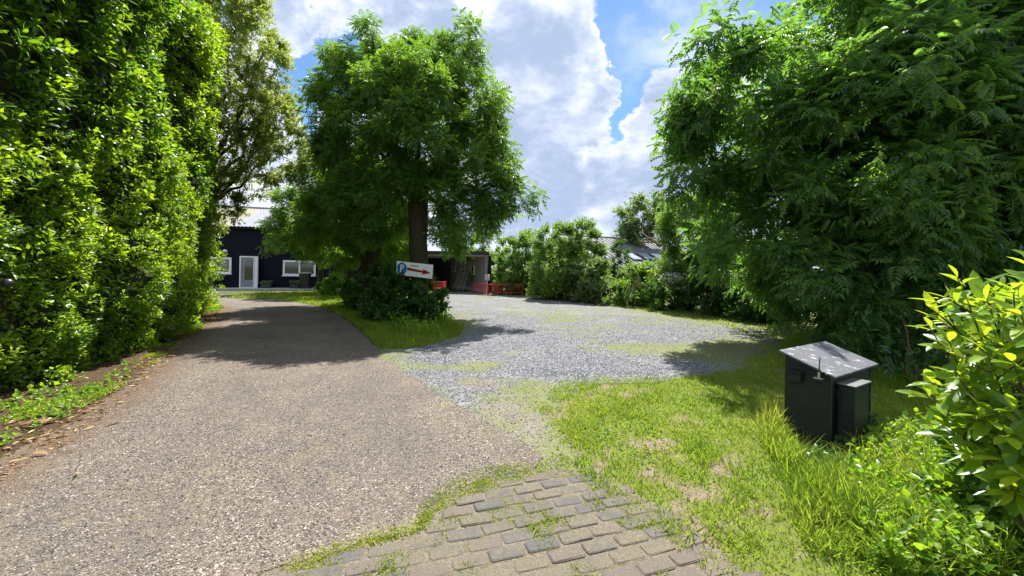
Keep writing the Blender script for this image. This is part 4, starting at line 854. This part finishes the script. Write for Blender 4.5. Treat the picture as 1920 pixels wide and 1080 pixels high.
def WU(px, py):        # pixel -> (u, z) on the wall
    sx, sy = unroll(px, py); d = np.array([sx / FPX, 1.0]); A = np.array([[d[0], -HU[0]], [d[1], -HU[1]]]); t, u = np.linalg.solve(A, D0); return u, CH + sy / FPX * t
house = thing('dark_house', (D0[0], D0[1], 0), 'navy black barn like house with grey corrugated roof at the end of the drive', 'house')
ev = WU(430, 425)[1]
MB().box((-9, 0, -.05), (9, .25, ev), M=HM).build('front_wall', M_NAVY, house)
MB().box((-9, .253, -.05), (-8.75, 9, ev), M=HM).build('side_wall', M_NAVY, house); MB().box((8.75, .253, -.05), (9, 9, ev), M=HM).build('side_wall', M_NAVY, house)
MB().box((-8.74, 8.7, -.05), (8.74, 9, ev), M=HM).build('back_wall', M_NAVY, house)
rise = 1.75
def corr(x0, x1, y0, z0, y1, z1, M, amp=.022, pitch=.2):
    b = MB(); k = max(4, int((x1 - x0) / pitch * 8)); prev = None
    for i in range(k + 1):
        x = x0 + (x1 - x0) * i / k; h = amp * math.sin(2 * math.pi * x / pitch)
        q = [b.bm.verts.new(M @ Vector((x, y, z + h + dz))) for (y, z) in ((y0, z0), (y1, z1)) for dz in (0, -.012)]
        if prev:
            b.bm.faces.new((prev[0], q[0], q[2], prev[2])); b.bm.faces.new((prev[1], prev[3], q[3], q[1])); b.bm.faces.new((prev[0], prev[1], q[1], q[0])); b.bm.faces.new((prev[2], q[2], q[3], prev[3]))
        prev = q
    return b
ucut = WU(428, 410)[0]
for i in range(18):
    x0 = -9.1 + i * 1.01; cream = x0 + .5 < ucut
    o = corr(x0, x0 + 1.0, -.25, ev + .03, 4.6, ev + rise, HM).build('roof_sheet', M_CREAM if cream else M_TIN, house)
    if cream: o['label'] = 'cream coloured corrugated roof sheet'
    corr(x0, x0 + 1.0, 4.62, ev + rise, 9.3, ev + .03, HM).build('roof_sheet', M_TIN, house)
MB().tube([HM @ Vector((-9.2, 4.6, ev + rise + .03)), HM @ Vector((9.2, 4.6, ev + rise + .03))], .09, 8).build('roof_ridge', M_TIN, house)
MB().box((-9.1, -.20, ev - .14), (9.1, -.02, ev - .03), M=HM).build('gutter', M_NAVY, house)
for sx_ in (-9.0, 8.76):
    b = MB(); MM = HM @ Matrix.Translation((sx_, 0, 0)) @ Matrix.Rotation(R(90), 4, 'Y') @ Matrix.Rotation(R(90), 4, 'Z')
    b.prism([(0.01, ev + .004), (9.0, ev + .004), (4.6, ev + rise - .05)], MM, .24); b.build('gable', M_NAVY, house)
def window(pa, pb, split=False):
    (u0, z1), (u1, z0) = WU(*pa), WU(*pb); fw = .11
    f = MB().box((u0, -.06, z1 - fw), (u1, .02, z1), .008, HM).box((u0, -.06, z0), (u1, .02, z0 + fw), .008, HM).box((u0, -.055, z0 + fw + .001), (u0 + fw, .02, z1 - fw - .001), .008, HM).box((u1 - fw, -.055, z0 + fw + .001), (u1, .02, z1 - fw - .001), .008, HM)
    if split: f.box(((u0 + u1) / 2 - .05, -.05, z0 + fw + .001), ((u0 + u1) / 2 + .05, .02, z1 - fw - .001), .006, HM)
    fo = f.build('window', M_WHITE, house)
    MB().box((u0 - .04, -.12, z0 - .05), (u1 + .04, -.003, z0 - .003), .006, HM).build('sill', M_WHITE, fo)
    xs = [(u0 + fw, (u0 + u1) / 2 - .05), ((u0 + u1) / 2 + .05, u1 - fw)] if split else [(u0 + fw, u1 - fw)]
    for a, b in xs: MB().box((a + .002, -.02, z0 + fw + .002), (b - .002, -.008, z1 - fw - .002), 0, HM).build('pane', M_GLASSD if split else M_GLASS, fo)
    return fo
window((395, 482), (434, 513)); window((531, 488), (592, 517), True); window((330, 480), (358, 511))
u0, dz1 = WU(450, 480); u1, _ = WU(478, 480); _, dz0 = WU(465, 541); dz0 = max(dz0, .02)
door = MB().box((u0, -.06, dz0), (u0 + .07, .02, dz1), .006, HM).box((u1 - .05, -.06, dz0), (u1, .02, dz1), .006, HM).box((u0 + .071, -.058, dz1 - .08), (u1 - .051, .02, dz1), .006, HM).box((u0 + .071, -.058, dz0), (u1 - .051, .02, dz0 + .06), .006, HM).build('door_frame', M_WHITE, house)
M_DOOR = plain('grey_door', (.20, .205, .22), .4, .5)
dl = MB().box((u0 + .074, -.03, dz0 + .063), (u1 - .054, -.004, dz1 - .083), .004, HM).build('door', M_DOOR, house); dl['label'] = 'grey glazed door leaf'
MB().box((u0 + .28, -.042, dz0 + .5), (u1 - .1, -.032, dz1 - .28), 0, HM).build('pane', M_GLASSD, dl)
MB().tube([HM @ Vector((u0 + .15, -.10, 1.0)), HM @ Vector((u0 + .15, -.10, 1.2))], .015, 6).box((u0 + .142, -.1, 1.09), (u0 + .158, -.032, 1.105), 0, HM).build('handle', M_TIN, dl)
ux1 = WU(486.5, 480)[0]
op = MB().box((u1 + .01, -.50, dz0 + .01), (u1 + .06, -.065, dz1), .006, HM @ Matrix.Translation((u1 + .03, -.06, 0)) @ Matrix.Rotation(R(38), 4, 'Z') @ Matrix.Translation((-u1 - .03, .06, 0))).build('open_door', M_WHITE, house); op['label'] = 'white outer door leaf standing open'
for (px, py, r, lab) in [(405, 464, .13, 'wall_lamp'), (425.5, 471, .13, 'wall_lamp'), (431, 429, .07, 'alarm_light')]:
    u, z = WU(px, py); b = MB(); bmesh.ops.create_uvsphere(b.bm, u_segments=14, v_segments=8, radius=r, matrix=HM @ Matrix.Translation((u, -.1 - r, z)) @ Matrix.Scale(.75, 4, (0, 0, 1))); b.box((u - .03, -.12, z - .03), (u + .03, -.002, z + .03), 0, HM); b.build(lab, M_LAMP, house, True)
tag(MB().box((-9, -1.5, .001), (9, -.004, .045), .01, HM).build('house_path', M_CONC), kind='structure')
# things by the wall
def planter(u, w_, lab, hgt=.32):
    t = thing('flower_trough', tuple(HM @ Vector((u, -.4, .046))), lab, 'planter', 'planters along the dark house wall')
    MB().box((u - w_ / 2, -.6, .047), (u + w_ / 2, -.25, hgt), .015, HM).box((u - w_ / 2 - .015, -.615, hgt - .05), (u + w_ / 2 + .015, -.235, hgt + .002), .008, HM).build('trough', M_BLACK, t)
    n = 120; q = np.array([tuple(HM @ Vector((u + random.uniform(-w_ / 2, w_ / 2), random.uniform(-.55, -.3), hgt + random.uniform(0, .12)))) for _ in range(n)])
    ob = link('foliage', cloud_mesh('foliage', T_QUAD, q, nrm(unit(n) + UP), unit(n) + UP, np.full(n, .12), rng.random(n)), M_GREY, t); ob['kind'] = 'stuff'
planter(WU(505, 530)[0], .55, 'low planter between the open door and the double window'); planter(WU(557, 532)[0], .5, 'low planter under the double window'); planter(WU(397, 528)[0], .75, 'black planter under the left window', .55)
bu = WU(582, 530)[0]; bt = thing('wheelie_bin', tuple(HM @ Vector((bu, -1.2, .046))), 'black wheelie bin with pale lid rim under the double window', 'bin')
BMx = HM @ Matrix.Translation((bu, -1.2, .046))
b = MB(); v = [BMx @ Vector(p) for p in [(-.2, -.22, .06), (.2, -.22, .06), (.2, .2, .06), (-.2, .2, .06), (-.27, -.3, .92), (.27, -.3, .92), (.27, .27, .92), (-.27, .27, .92)]]; vv = [b.bm.verts.new(p) for p in v]
for f in ((0, 1, 2, 3), (4, 5, 6, 7), (0, 1, 5, 4), (1, 2, 6, 5), (2, 3, 7, 6), (3, 0, 4, 7)): b.bm.faces.new([vv[i] for i in f])
b.build('body', M_BLACK, bt); MB().box((-.3, -.34, .925), (.3, .3, .985), .02, BMx).build('lid', plain('pale_lid', (.35, .38, .42), .5), bt)
for sgn in (-1, 1): MB().tube([BMx @ Vector((sgn * .2, .22, .1)), BMx @ Vector((sgn * .26, .22, .1))], .1, 14).build('wheel', M_BLACK, bt)
MB().tube([BMx @ Vector((-.24, .34, .95)), BMx @ Vector((.24, .34, .95))], .016, 8).build('handle', M_BLACK, bt)

# ================================================================== OPEN SHED
FR = np.array([-1.45, 22.6]); BRr = np.array([-4.7, 29.5]); FL = np.array([-5.6, 23.1]); BL = FL + (BRr - FR)
shed = thing('open_shed', (FR[0], FR[1], 0), 'low flat roofed open shed with corrugated grey wall beyond the yard', 'shed')
M_SHEDW = plain('shed_sheet', (.30, .30, .31), .55, .4, .1, .15, 1.5); M_FASC = plain('dark_fascia', (.03, .035, .05), .5); M_CEIL = plain('pale_ceiling', (.68, .66, .62), .7)
wv_ = BRr - FR; wl = np.linalg.norm(wv_); wa = math.atan2(wv_[1], wv_[0]); SM = Matrix.Translation((FR[0], FR[1], 0)) @ Matrix.Rotation(wa, 4, 'Z')   # local x along the wall to the back
zt = 2.18
for i in range(8):
    x0 = i * wl / 8 + .003; b = MB(); k = 5; pr = None; dp = .10; seg_ = wl / 8 / 5
    prof = []
    for j in range(5):
        a0 = x0 + j * seg_; prof += [(a0, 0), (a0 + seg_ * .45, 0), (a0 + seg_ * .55, dp), (a0 + seg_ * .95, dp)]
    prof.append((x0 + 5 * seg_ - .006, 0)); back = [(x, y - .012) for x, y in prof[::-1]]
    b.prism(prof + back, SM @ Matrix.Translation((0, 0, .25)), zt - .25); b.build('wall_sheet', M_SHEDW, shed)
MB().box((0, -.06, 0), (wl, .06, .245), 0, SM).build('plinth', M_CONC, shed)
for xx, zz0, zz1 in [(.95 * wl / 8 * 2, 1.05, 1.62), (3.9 * wl / 8, 1.08, 1.64), (6.3 * wl / 8, 1.15, 1.62)]:
    fo = MB().box((xx, .101, zz0), (xx + .24, .15, zz1), 0, SM).box((xx + .242, .101, zz0), (xx + .75, .145, zz0 + .05), 0, SM).box((xx + .242, .101, zz1 - .05), (xx + .75, .145, zz1), 0, SM).box((xx + .70, .102, zz0 + .052), (xx + .75, .145, zz1 - .052), 0, SM).build('window', M_WHITE, shed)
    MB().box((xx + .245, .104, zz0 + .055), (xx + .695, .114, zz1 - .055), 0, SM).build('pane', M_GLASSD, fo)
def slab(pts, z0, z1): 
    b = MB(); A = [b.bm.verts.new((*p, z0)) for p in pts]; B = [b.bm.verts.new((*p, z1)) for p in pts]; n = len(pts); b.bm.faces.new(A[::-1]); b.bm.faces.new(B)
    for k in range(n): b.bm.faces.new((A[k], A[(k + 1) % n], B[(k + 1) % n], B[k]))
    return b
ov = np.array([.12, -.15])
slab([FR + ov, BRr + ov, BL - ov * [1, -1], FL + [-.15, -.15]], zt + .06, zt + .28).build('roof', M_FASC, shed)
slab([FR + [.02, .02], BRr, BL, FL + [0, .02]], zt + .003, zt + .057).build('ceiling', M_CEIL, shed)
back = MB().box((0, 0, 0), (np.linalg.norm(BL - BRr), .08, zt), 0, Matrix.Translation((BRr[0], BRr[1], 0)) @ Matrix.Rotation(math.atan2(*(BL - BRr)[::-1]), 4, 'Z')).build('back_wall', M_FASC, shed)
for q in (FL, (FL + BL) / 2): MB().box((q[0], q[1] + .02, 0), (q[0] + .14, q[1] + .16, zt), .01).build('post', M_BARK, shed)
MB().box((FR[0] + .05, FR[1] - .12, 0), (FR[0] + .22, FR[1] + .05, zt + .05), .01).build('corner_post', M_NAVY, shed)
# poles leaning on the shed wall
M_WOODG = plain('weathered_wood', (.34, .33, .31), .8, .2, var=.3, sc=20)
for i in range(7):
    x = 2.3 + i * .34; t = SM @ Vector((x, .18, 1.75 + random.uniform(-.25, .1))); f = SM @ Vector((x + random.uniform(-.15, .25), .75 + random.uniform(-.1, .1), 0))
    f.z = .03
    o = MB().tube([f, t], .034, 6).build('leaning_pole', M_WOODG)
    tag(o, ['rightmost', 'second from the right', 'third from the right', 'middle', 'third from the left', 'second from the left', 'leftmost'][i] + ' of the grey poles leaning inside the open shed', 'pole', 'poles leaning on the shed wall')
# white utility post beside the shed
up_ = at(913, 551, 22.0); t = thing('meter_post', (up_[0], up_[1], 0), 'white meter box on a post at the shed corner', 'post')
MB().tube([(up_[0], up_[1], 0), (up_[0], up_[1], .8)], .03, 8).build('post', M_WHITE, t); MB().box((up_[0] - .14, up_[1] - .08, .78), (up_[0] + .14, up_[1] + .08, 1.12), .02).build('meter_box', plain('pinkish_white', (.66, .58, .55), .5), t)

# red fences
M_RED = plain('red_paint', (.46, .018, .03), .45, .5, var=.12)
def barrier(a, b, h, bars, lab, thick=.02, panels=False, name='red_barrier'):
    a = Vector((*a, 0)); b = Vector((*b, 0)); t = thing(name, tuple(a), lab, 'fence', 'red metal barriers beside the shed')
    u = (b - a)
    for z in (.16, h): MB().tube([a + Vector((0, 0, z)), b + Vector((0, 0, z))], thick, 6).build('rail', M_RED, t)
    if h > .6: MB().tube([a + Vector((0, 0, h * .62)), b + Vector((0, 0, h * .62))], thick, 6).build('rail', M_RED, t)
    for k in range(bars + 1):
        p = a + u * (k / bars); e = k in (0, bars)
        MB().tube([p + Vector((0, 0, .0 if e or k % 4 == 0 else .16)), p + Vector((0, 0, h + (.05 if e else 0)))], thick * (1.5 if e else .8), 5).build('post' if e else 'bar', M_RED, t)
    if panels: 
        for k in range(panels):
            p = a + u * ((k + .12) / panels); q = a + u * ((k + .86) / panels); MM = Matrix.Translation(p) @ Matrix.Rotation(math.atan2(u.y, u.x), 4, 'Z'); MB().box((0, -.02, .17), ((q - p).length, .02, h - .08), .02, MM).build('panel', M_RED, t)
g1 = G(889, 549); g2 = G(915, 552.5)
barrier((-2.15, 21.9), (-1.3, 20.9), .62, 6, 'short red barrier standing in front of the shed corner', .022)
barrier((-1.25, 21.1), (.6, 21.3), .60, 12, 'long red railing in front, right of the shed', .016)
barrier((-1.1, 21.9), (.15, 22.1), .62, 4, 'red panelled barrier behind the long red railing, left', .02, 2)
barrier((.1, 22.3), (.75, 22.4), .6, 3, 'red panelled barrier behind the long red railing, right end', .02, 1)
# stack of red frames behind the bush
st_ = thing('red_cart', (-4.1, 20.4, 0), 'low red cart half hidden behind the sign bush', 'cart')
MB().box((-4.7, 20.0, .35), (-3.6, 20.9, .42), .01).build('bed', M_RED, st_); MB().box((-4.7, 19.97, .43), (-3.6, 20.0, .75), .01).build('side_board', M_RED, st_); MB().box((-3.6, 19.97, .43), (-3.57, 20.9, .75), .01).build('end_board', M_RED, st_)
for x in (-4.5, -3.8): MB().tube([(x, 19.95, .2), (x, 20.02, .2)], .2, 16).build('wheel', M_BLACK, st_)
n = 260; q = np.column_stack([rng.uniform(-4.7, -3.6, n), rng.uniform(20, 20.9, n), rng.uniform(.45, .95, n)])

# ================================================================== FAR HOUSE
fh0 = at(1108, 444, 30); FA = R(24); FM = Matrix.Translation((fh0[0], fh0[1], 0)) @ Matrix.Rotation(FA, 4, 'Z')
rz = fh0[2]; flen_ = 8.0; run = 5.6; drop = 2.35
fh = thing('grey_roof_house', (fh0[0], fh0[1], 0), 'house with grey standing seam roof and three skylights behind the hedge', 'house')
M_SEAM = plain('zinc_roof', (.20, .205, .235), .8, .15, 0, .10, 2); M_SEAMD = plain('zinc_seam', (.12, .125, .14), .5, .4, .2)
sl = math.hypot(run, drop); pa_ = math.atan2(drop, run)
RM = FM @ Matrix.Translation((0, 0, rz)) @ Matrix.Rotation(pa_, 4, 'X')      # local y<0 runs down the near slope
xl = -3.0
npan = int((flen_ - xl) / .42)
for i in range(npan):
    x = xl + i * .42
    MB().box((x, -sl, -.05), (x + .412, 0, 0), 0, RM).build('roof_panel', M_SEAM, fh)
    MB().box((x - .022, -sl, .001), (x + .022, 0, .045), 0, RM).build('roof_seam', M_SEAMD, fh)
xr = xl + npan * .42
RB = FM @ Matrix.Translation((0, 0, rz)) @ Matrix.Rotation(-pa_, 4, 'X'); MB().box((xl, .0, -.05), (xr, sl, 0), 0, RB).build('rear_roof', M_SEAM, fh)
MB().tube([RM @ Vector((xl, 0, .03)), RM @ Vector((xr, 0, .03))], .07, 8).build('ridge', M_SEAMD, fh)
M_BRICKW = plain('far_brick', (.28, .17, .12), .85, .2, var=.25)
for (a, b) in [((xl + .1, -run + .3, 0), (xr - .1, -run + .55, rz - drop + .05)), ((xl + .1, run - .55, 0), (xr - .1, run - .3, rz - drop + .05))]: MB().box(a, b, 0, FM).build('wall', M_BRICKW, fh)
for x in (xl + .1, xr - .35):
    MM = FM @ Matrix.Translation((x, 0, 0)) @ Matrix.Rotation(R(90), 4, 'Y') @ Matrix.Rotation(R(90), 4, 'Z')
    MB().prism([(-run + .56, 0), (run - .56, 0), (run - .56, rz - drop + .1), (0, rz - .1), (-run + .56, rz - drop + .1)], MM, .25).build('gable', M_BRICKW, fh)
M_SKY = NM('skylight_glass'); M_SKY = M_SKY.done(M_SKY.pbr((.35, .42, .50), .12, .9, 0.0, None))
def roof_xy(px, py):   # ray -> roof plane local coords
    o = RM.inverted() @ Vector((0, 0, CH)); sx, sy = unroll(px, py); p = RM.inverted() @ Vector((sx, FPX, CH + sy)); d = p - o; t = -o.z / d.z; q = o + d * t; return q.x, q.y
for (px, py) in [(1186, 483), (1210, 483), (1234, 484)]:
    x, y = roof_xy(px, py); f = MB().box((x - .4, y - .62, .046), (x + .4, y + .62, .12), .01, RM).build('skylight', M_SEAMD, fh); MB().box((x - .32, y - .54, .122), (x + .32, y + .54, .135), 0, RM).build('pane', M_SKY, f)

# ================================================================== CABINET
A_ = np.array([2.69, 3.76]); B_ = np.array([2.88, 3.44]); ub = (np.array([3.70, 3.93]) - B_); wB = np.linalg.norm(ub); ub = ub / wB; ua = A_ - B_; wA = np.linalg.norm(ua); wB = .93
CM = Matrix.Translation((B_[0], B_[1], 0)) @ Matrix.Rotation(math.atan2(ub[1], ub[0]), 4, 'Z')    # x along the right face, y along the left face, corner B at 0
m = NM('black_green_paint'); c = m.ramp(m.noise(7, 6, .6), [(.3, (.010, .013, .013)), (.7, (.020, .026, .025))]); c = m.mix(m.math('MULTIPLY', m.step(m.noise(120, 3), .72, .76), .6), c, (.25, .27, .25))
m_z = m.n('SeparateXYZ'); m.L.new(m.pos, m_z.inputs[0]); c = m.mix(m.math('MULTIPLY', m.step(m.math('ADD', m_z.outputs[2], m.math('MULTIPLY', m.noise(12, 4), .15)), .32, .08), .6), c, (.03, .045, .02))
M_CAB = m.done(m.pbr(c, .55, .3, 0.0, m.bump(m.noise(25, 3), .12, .01)))
m = NM('peeling_roof_paint'); mp = m.n('Mapping'); mp.inputs['Rotation'].default_value = (0, 0, -math.atan2(ub[1], ub[0])); mp.inputs['Scale'].default_value = (1.0, 3.2, 1); m.L.new(m.pos, mp.inputs[0])
f = m.noise(5, 8, .72, mp.outputs[0]); g = m.noise(60, 4, .7)
c = m.mix(m.step(m.math('ADD', f, m.math('MULTIPLY', m.math('SUBTRACT', g, .5), .16)), .585, .62), m.ramp(g, [(.3, (.075, .08, .095)), (.7, (.13, .135, .155))]), m.ramp(g, [(.3, (.45, .45, .46)), (.7, (.72, .72, .72))]))
M_PEEL = m.done(m.pbr(c, .6, .35, 0.0, m.bump(f, .4, .006)))
cab = thing('utility_cabinet', (B_[0], B_[1], 0), 'black green wooden utility cabinet with peeling slanted roof on the lawn', 'cabinet')
z_lo, z_hi = .675, .80
M_METALD = plain('dark_metal', (.07, .075, .075), .5, .4, .3)
def roofz(y): return z_lo + (z_hi - z_lo) * y / wA
def panel(pts, name, mat=M_CAB, par=cab, bev=0):
    bmx = MB(); vs_ = [bmx.bm.verts.new(CM @ Vector(p)) for p in pts]
    for f in ((0, 1, 2, 3), (4, 5, 6, 7), (0, 1, 5, 4), (1, 2, 6, 5), (2, 3, 7, 6), (3, 0, 4, 7)): bmx.bm.faces.new([vs_[i] for i in f])
    if bev: bmesh.ops.bevel(bmx.bm, geom=list(bmx.bm.edges), offset=bev, segments=2, affect='EDGES')
    return bmx.build(name, mat, par)
th = .018
panel([(0, 0, 0), (th, 0, 0), (th, wA, 0), (0, wA, 0), (0, 0, z_lo), (th, 0, z_lo), (th, wA, z_hi), (0, wA, z_hi)], 'end_panel', bev=.003)
panel([(wB - th, 0, 0), (wB, 0, 0), (wB, wA, 0), (wB - th, wA, 0), (wB - th, 0, z_lo), (wB, 0, z_lo), (wB, wA, z_hi), (wB - th, wA, z_hi)], 'end_panel', bev=.003)
panel([(th + .001, .004, 0), (wB - th - .001, .004, 0), (wB - th - .001, .02, 0), (th + .001, .02, 0), (th + .001, .004, z_lo), (wB - th - .001, .004, z_lo), (wB - th - .001, .02, z_lo + .004), (th + .001, .02, z_lo + .004)], 'front_panel')
panel([(th + .001, wA - .02, 0), (wB - th - .001, wA - .02, 0), (wB - th - .001, wA, 0), (th + .001, wA, 0), (th + .001, wA - .02, z_hi - .01), (wB - th - .001, wA - .02, z_hi - .01), (wB - th - .001, wA, z_hi), (th + .001, wA, z_hi)], 'back_panel')
def rz_(y): return z_lo + (z_hi - z_lo) * y / wA + .002
o1, o2 = -.045, wA + .035
panel([(-.05, o1, rz_(o1)), (wB + .05, o1, rz_(o1)), (wB + .05, o2, rz_(o2)), (-.05, o2, rz_(o2)), (-.05, o1, rz_(o1) + .016), (wB + .05, o1, rz_(o1) + .016), (wB + .05, o2, rz_(o2) + .016), (-.05, o2, rz_(o2) + .016)], 'roof', M_PEEL, bev=.002)
for q in ((-.004, -.004), (wB - .012, -.004)): MB().box((q[0], q[1], .01), (q[0] + .016, q[1] + .0035, z_lo - .004), 0, CM).build('corner_strip', M_METALD, cab)
for zz in (.16, .5): MB().box((wB - .10, -.0035, zz), (wB - .02, -.0005 + .004, zz + .025), 0, CM).build('hinge', M_METALD, cab)
# hood on the left face, meter box on the right face
MB().box((-.07, wA - .16, .56), (-.001, wA - .05, .645), .006, CM).box((-.085, wA - .17, .647), (-.001, wA - .04, .657), .002, CM).build('vent_hood', M_CAB, cab)
mbx = MB().box((.10, -.13, .06), (.44, -.001, .585), .012, CM).build('meter_box', M_CAB, cab)
MB().box((.09, -.145, .588), (.45, -.001, .600), .003, CM).build('lid', plain('dull_grey_lid', (.13, .145, .14), .5), mbx)
M_METAL = plain('dull_metal', (.45, .45, .46), .4, .5, .6); 
an = MB().box((-.07, .045, .632), (-.001, .115, .640), .002, CM).tube([CM @ Vector((-.04, .08, .641)), CM @ Vector((-.04, .08, .69))], .011, 8).build('antenna_bracket', M_METAL, cab)
MB().tube([CM @ Vector((-.04, .08, .69)), CM @ Vector((-.042, .078, .74)), CM @ Vector((-.05, .07, .83))], [.008, .005, .004], 6).build('antenna_rod', M_BLACK, an)
cp = [(-.04, .08, .632), (-.03, .03, .60), (-.015, -.012, .565), (.03, -.03, .53), (.07, -.03, .45), (.085, -.02, .34), (.09, -.015, .2)]
MB().tube([CM @ Vector(p) for p in cp], .0035, 6).build('cable', M_BLACK, cab)

# ================================================================== PARKING SIGN
sg = thing('parking_sign', tuple(at(775, 590, 10.4) * np.array([1, 1, 0])), 'white parking sign with blue disc and red arrow nailed above the bush', 'sign')
pL = at(743, 505, 10.7); pR = at(811, 510, 10.2); ud = Vector(pR - pL); W_ = ud.length; angz = math.atan2(ud.y, ud.x)
tl, bl_, tr_, br_ = (at(743, 489, 10.7), at(743, 515, 10.7), at(811, 497, 10.2), at(811, 522.5, 10.2))
Hs = .375; tilt = math.atan2((tr_[2] + br_[2] - tl[2] - bl_[2]) / 2, W_)
c0 = Vector((pL + pR) / 2); c0.z = (tl[2] + bl_[2] + tr_[2] + br_[2]) / 4
XS = Matrix.Translation(c0) @ Matrix.Rotation(angz, 4, 'Z') @ Matrix.Rotation(-tilt, 4, 'Y') @ Matrix.Rotation(R(90), 4, 'X')    # local x right, y up, z towards the viewer
MB().box((-W_ / 2, -Hs / 2, -.012), (W_ / 2, Hs / 2, 0), .004, XS).build('board', plain('sign_white', (.74, .78, .74), .45, .5, var=.06), sg)
M_BLUE = plain('sign_blue', (.02, .13, .34), .4, .5, var=.15); M_RD = plain('sign_red', (.28, .012, .014), .4, .5, var=.2); M_INK = plain('sign_ink', (.05, .06, .05), .5)
cx_ = -W_ / 2 + .20
MB().prism([(cx_ + .165 * math.cos(a), .165 * math.sin(a)) for a in np.linspace(0, 2 * math.pi, 29)[:-1]], XS @ Matrix.Translation((0, 0, .001)), .003).build('disc', M_BLUE, sg)
pw = MB(); ZP = XS @ Matrix.Translation((0, 0, .0045))
pw.prism([(cx_ - .055, -.11), (cx_ - .02, -.11), (cx_ - .02, .11), (cx_ - .055, .11)], ZP, .002)
arc = [(cx_ - .018, .11)] + [(cx_ + .01 + .058 * math.cos(a), .052 + .058 * math.sin(a)) for a in np.linspace(math.pi / 2, -math.pi / 2, 9)] + [(cx_ - .018, -.006)] + [(cx_ - .018, .022)] + [(cx_ + .008 + .03 * math.cos(a), .052 + .03 * math.sin(a)) for a in np.linspace(-math.pi / 2, math.pi / 2, 9)] + [(cx_ - .018, .082)]
pw.prism(arc, ZP, .002); pw.build('letter', M_LAMP, sg)
MB().prism([(cx_ + .19, -.035), (.30, -.055), (.30, -.10), (W_ / 2 - .05, -.035), (.30, .045), (.30, .0), (cx_ + .19, .045)], XS @ Matrix.Translation((0, 0, .001)), .003).build('arrow', M_RD, sg)
iw = MB(); x = -.12
for k in range(9):
    wq = random.uniform(.014, .026); iw.prism([(x, .09), (x + wq, .088), (x + wq - .004, .128), (x + .004, .13)], XS @ Matrix.Translation((0, 0, .001)), .002); x += wq + .010
iw.build('lettering', M_INK, sg)
for k in (-.35, .35):
    q = XS @ Vector((k * W_, 0, -.02)); MB().tube([(q.x, q.y + .02, 0), (q.x, q.y + .02, q.z + .12)], .025, 8).build('post', M_BARKD, sg)
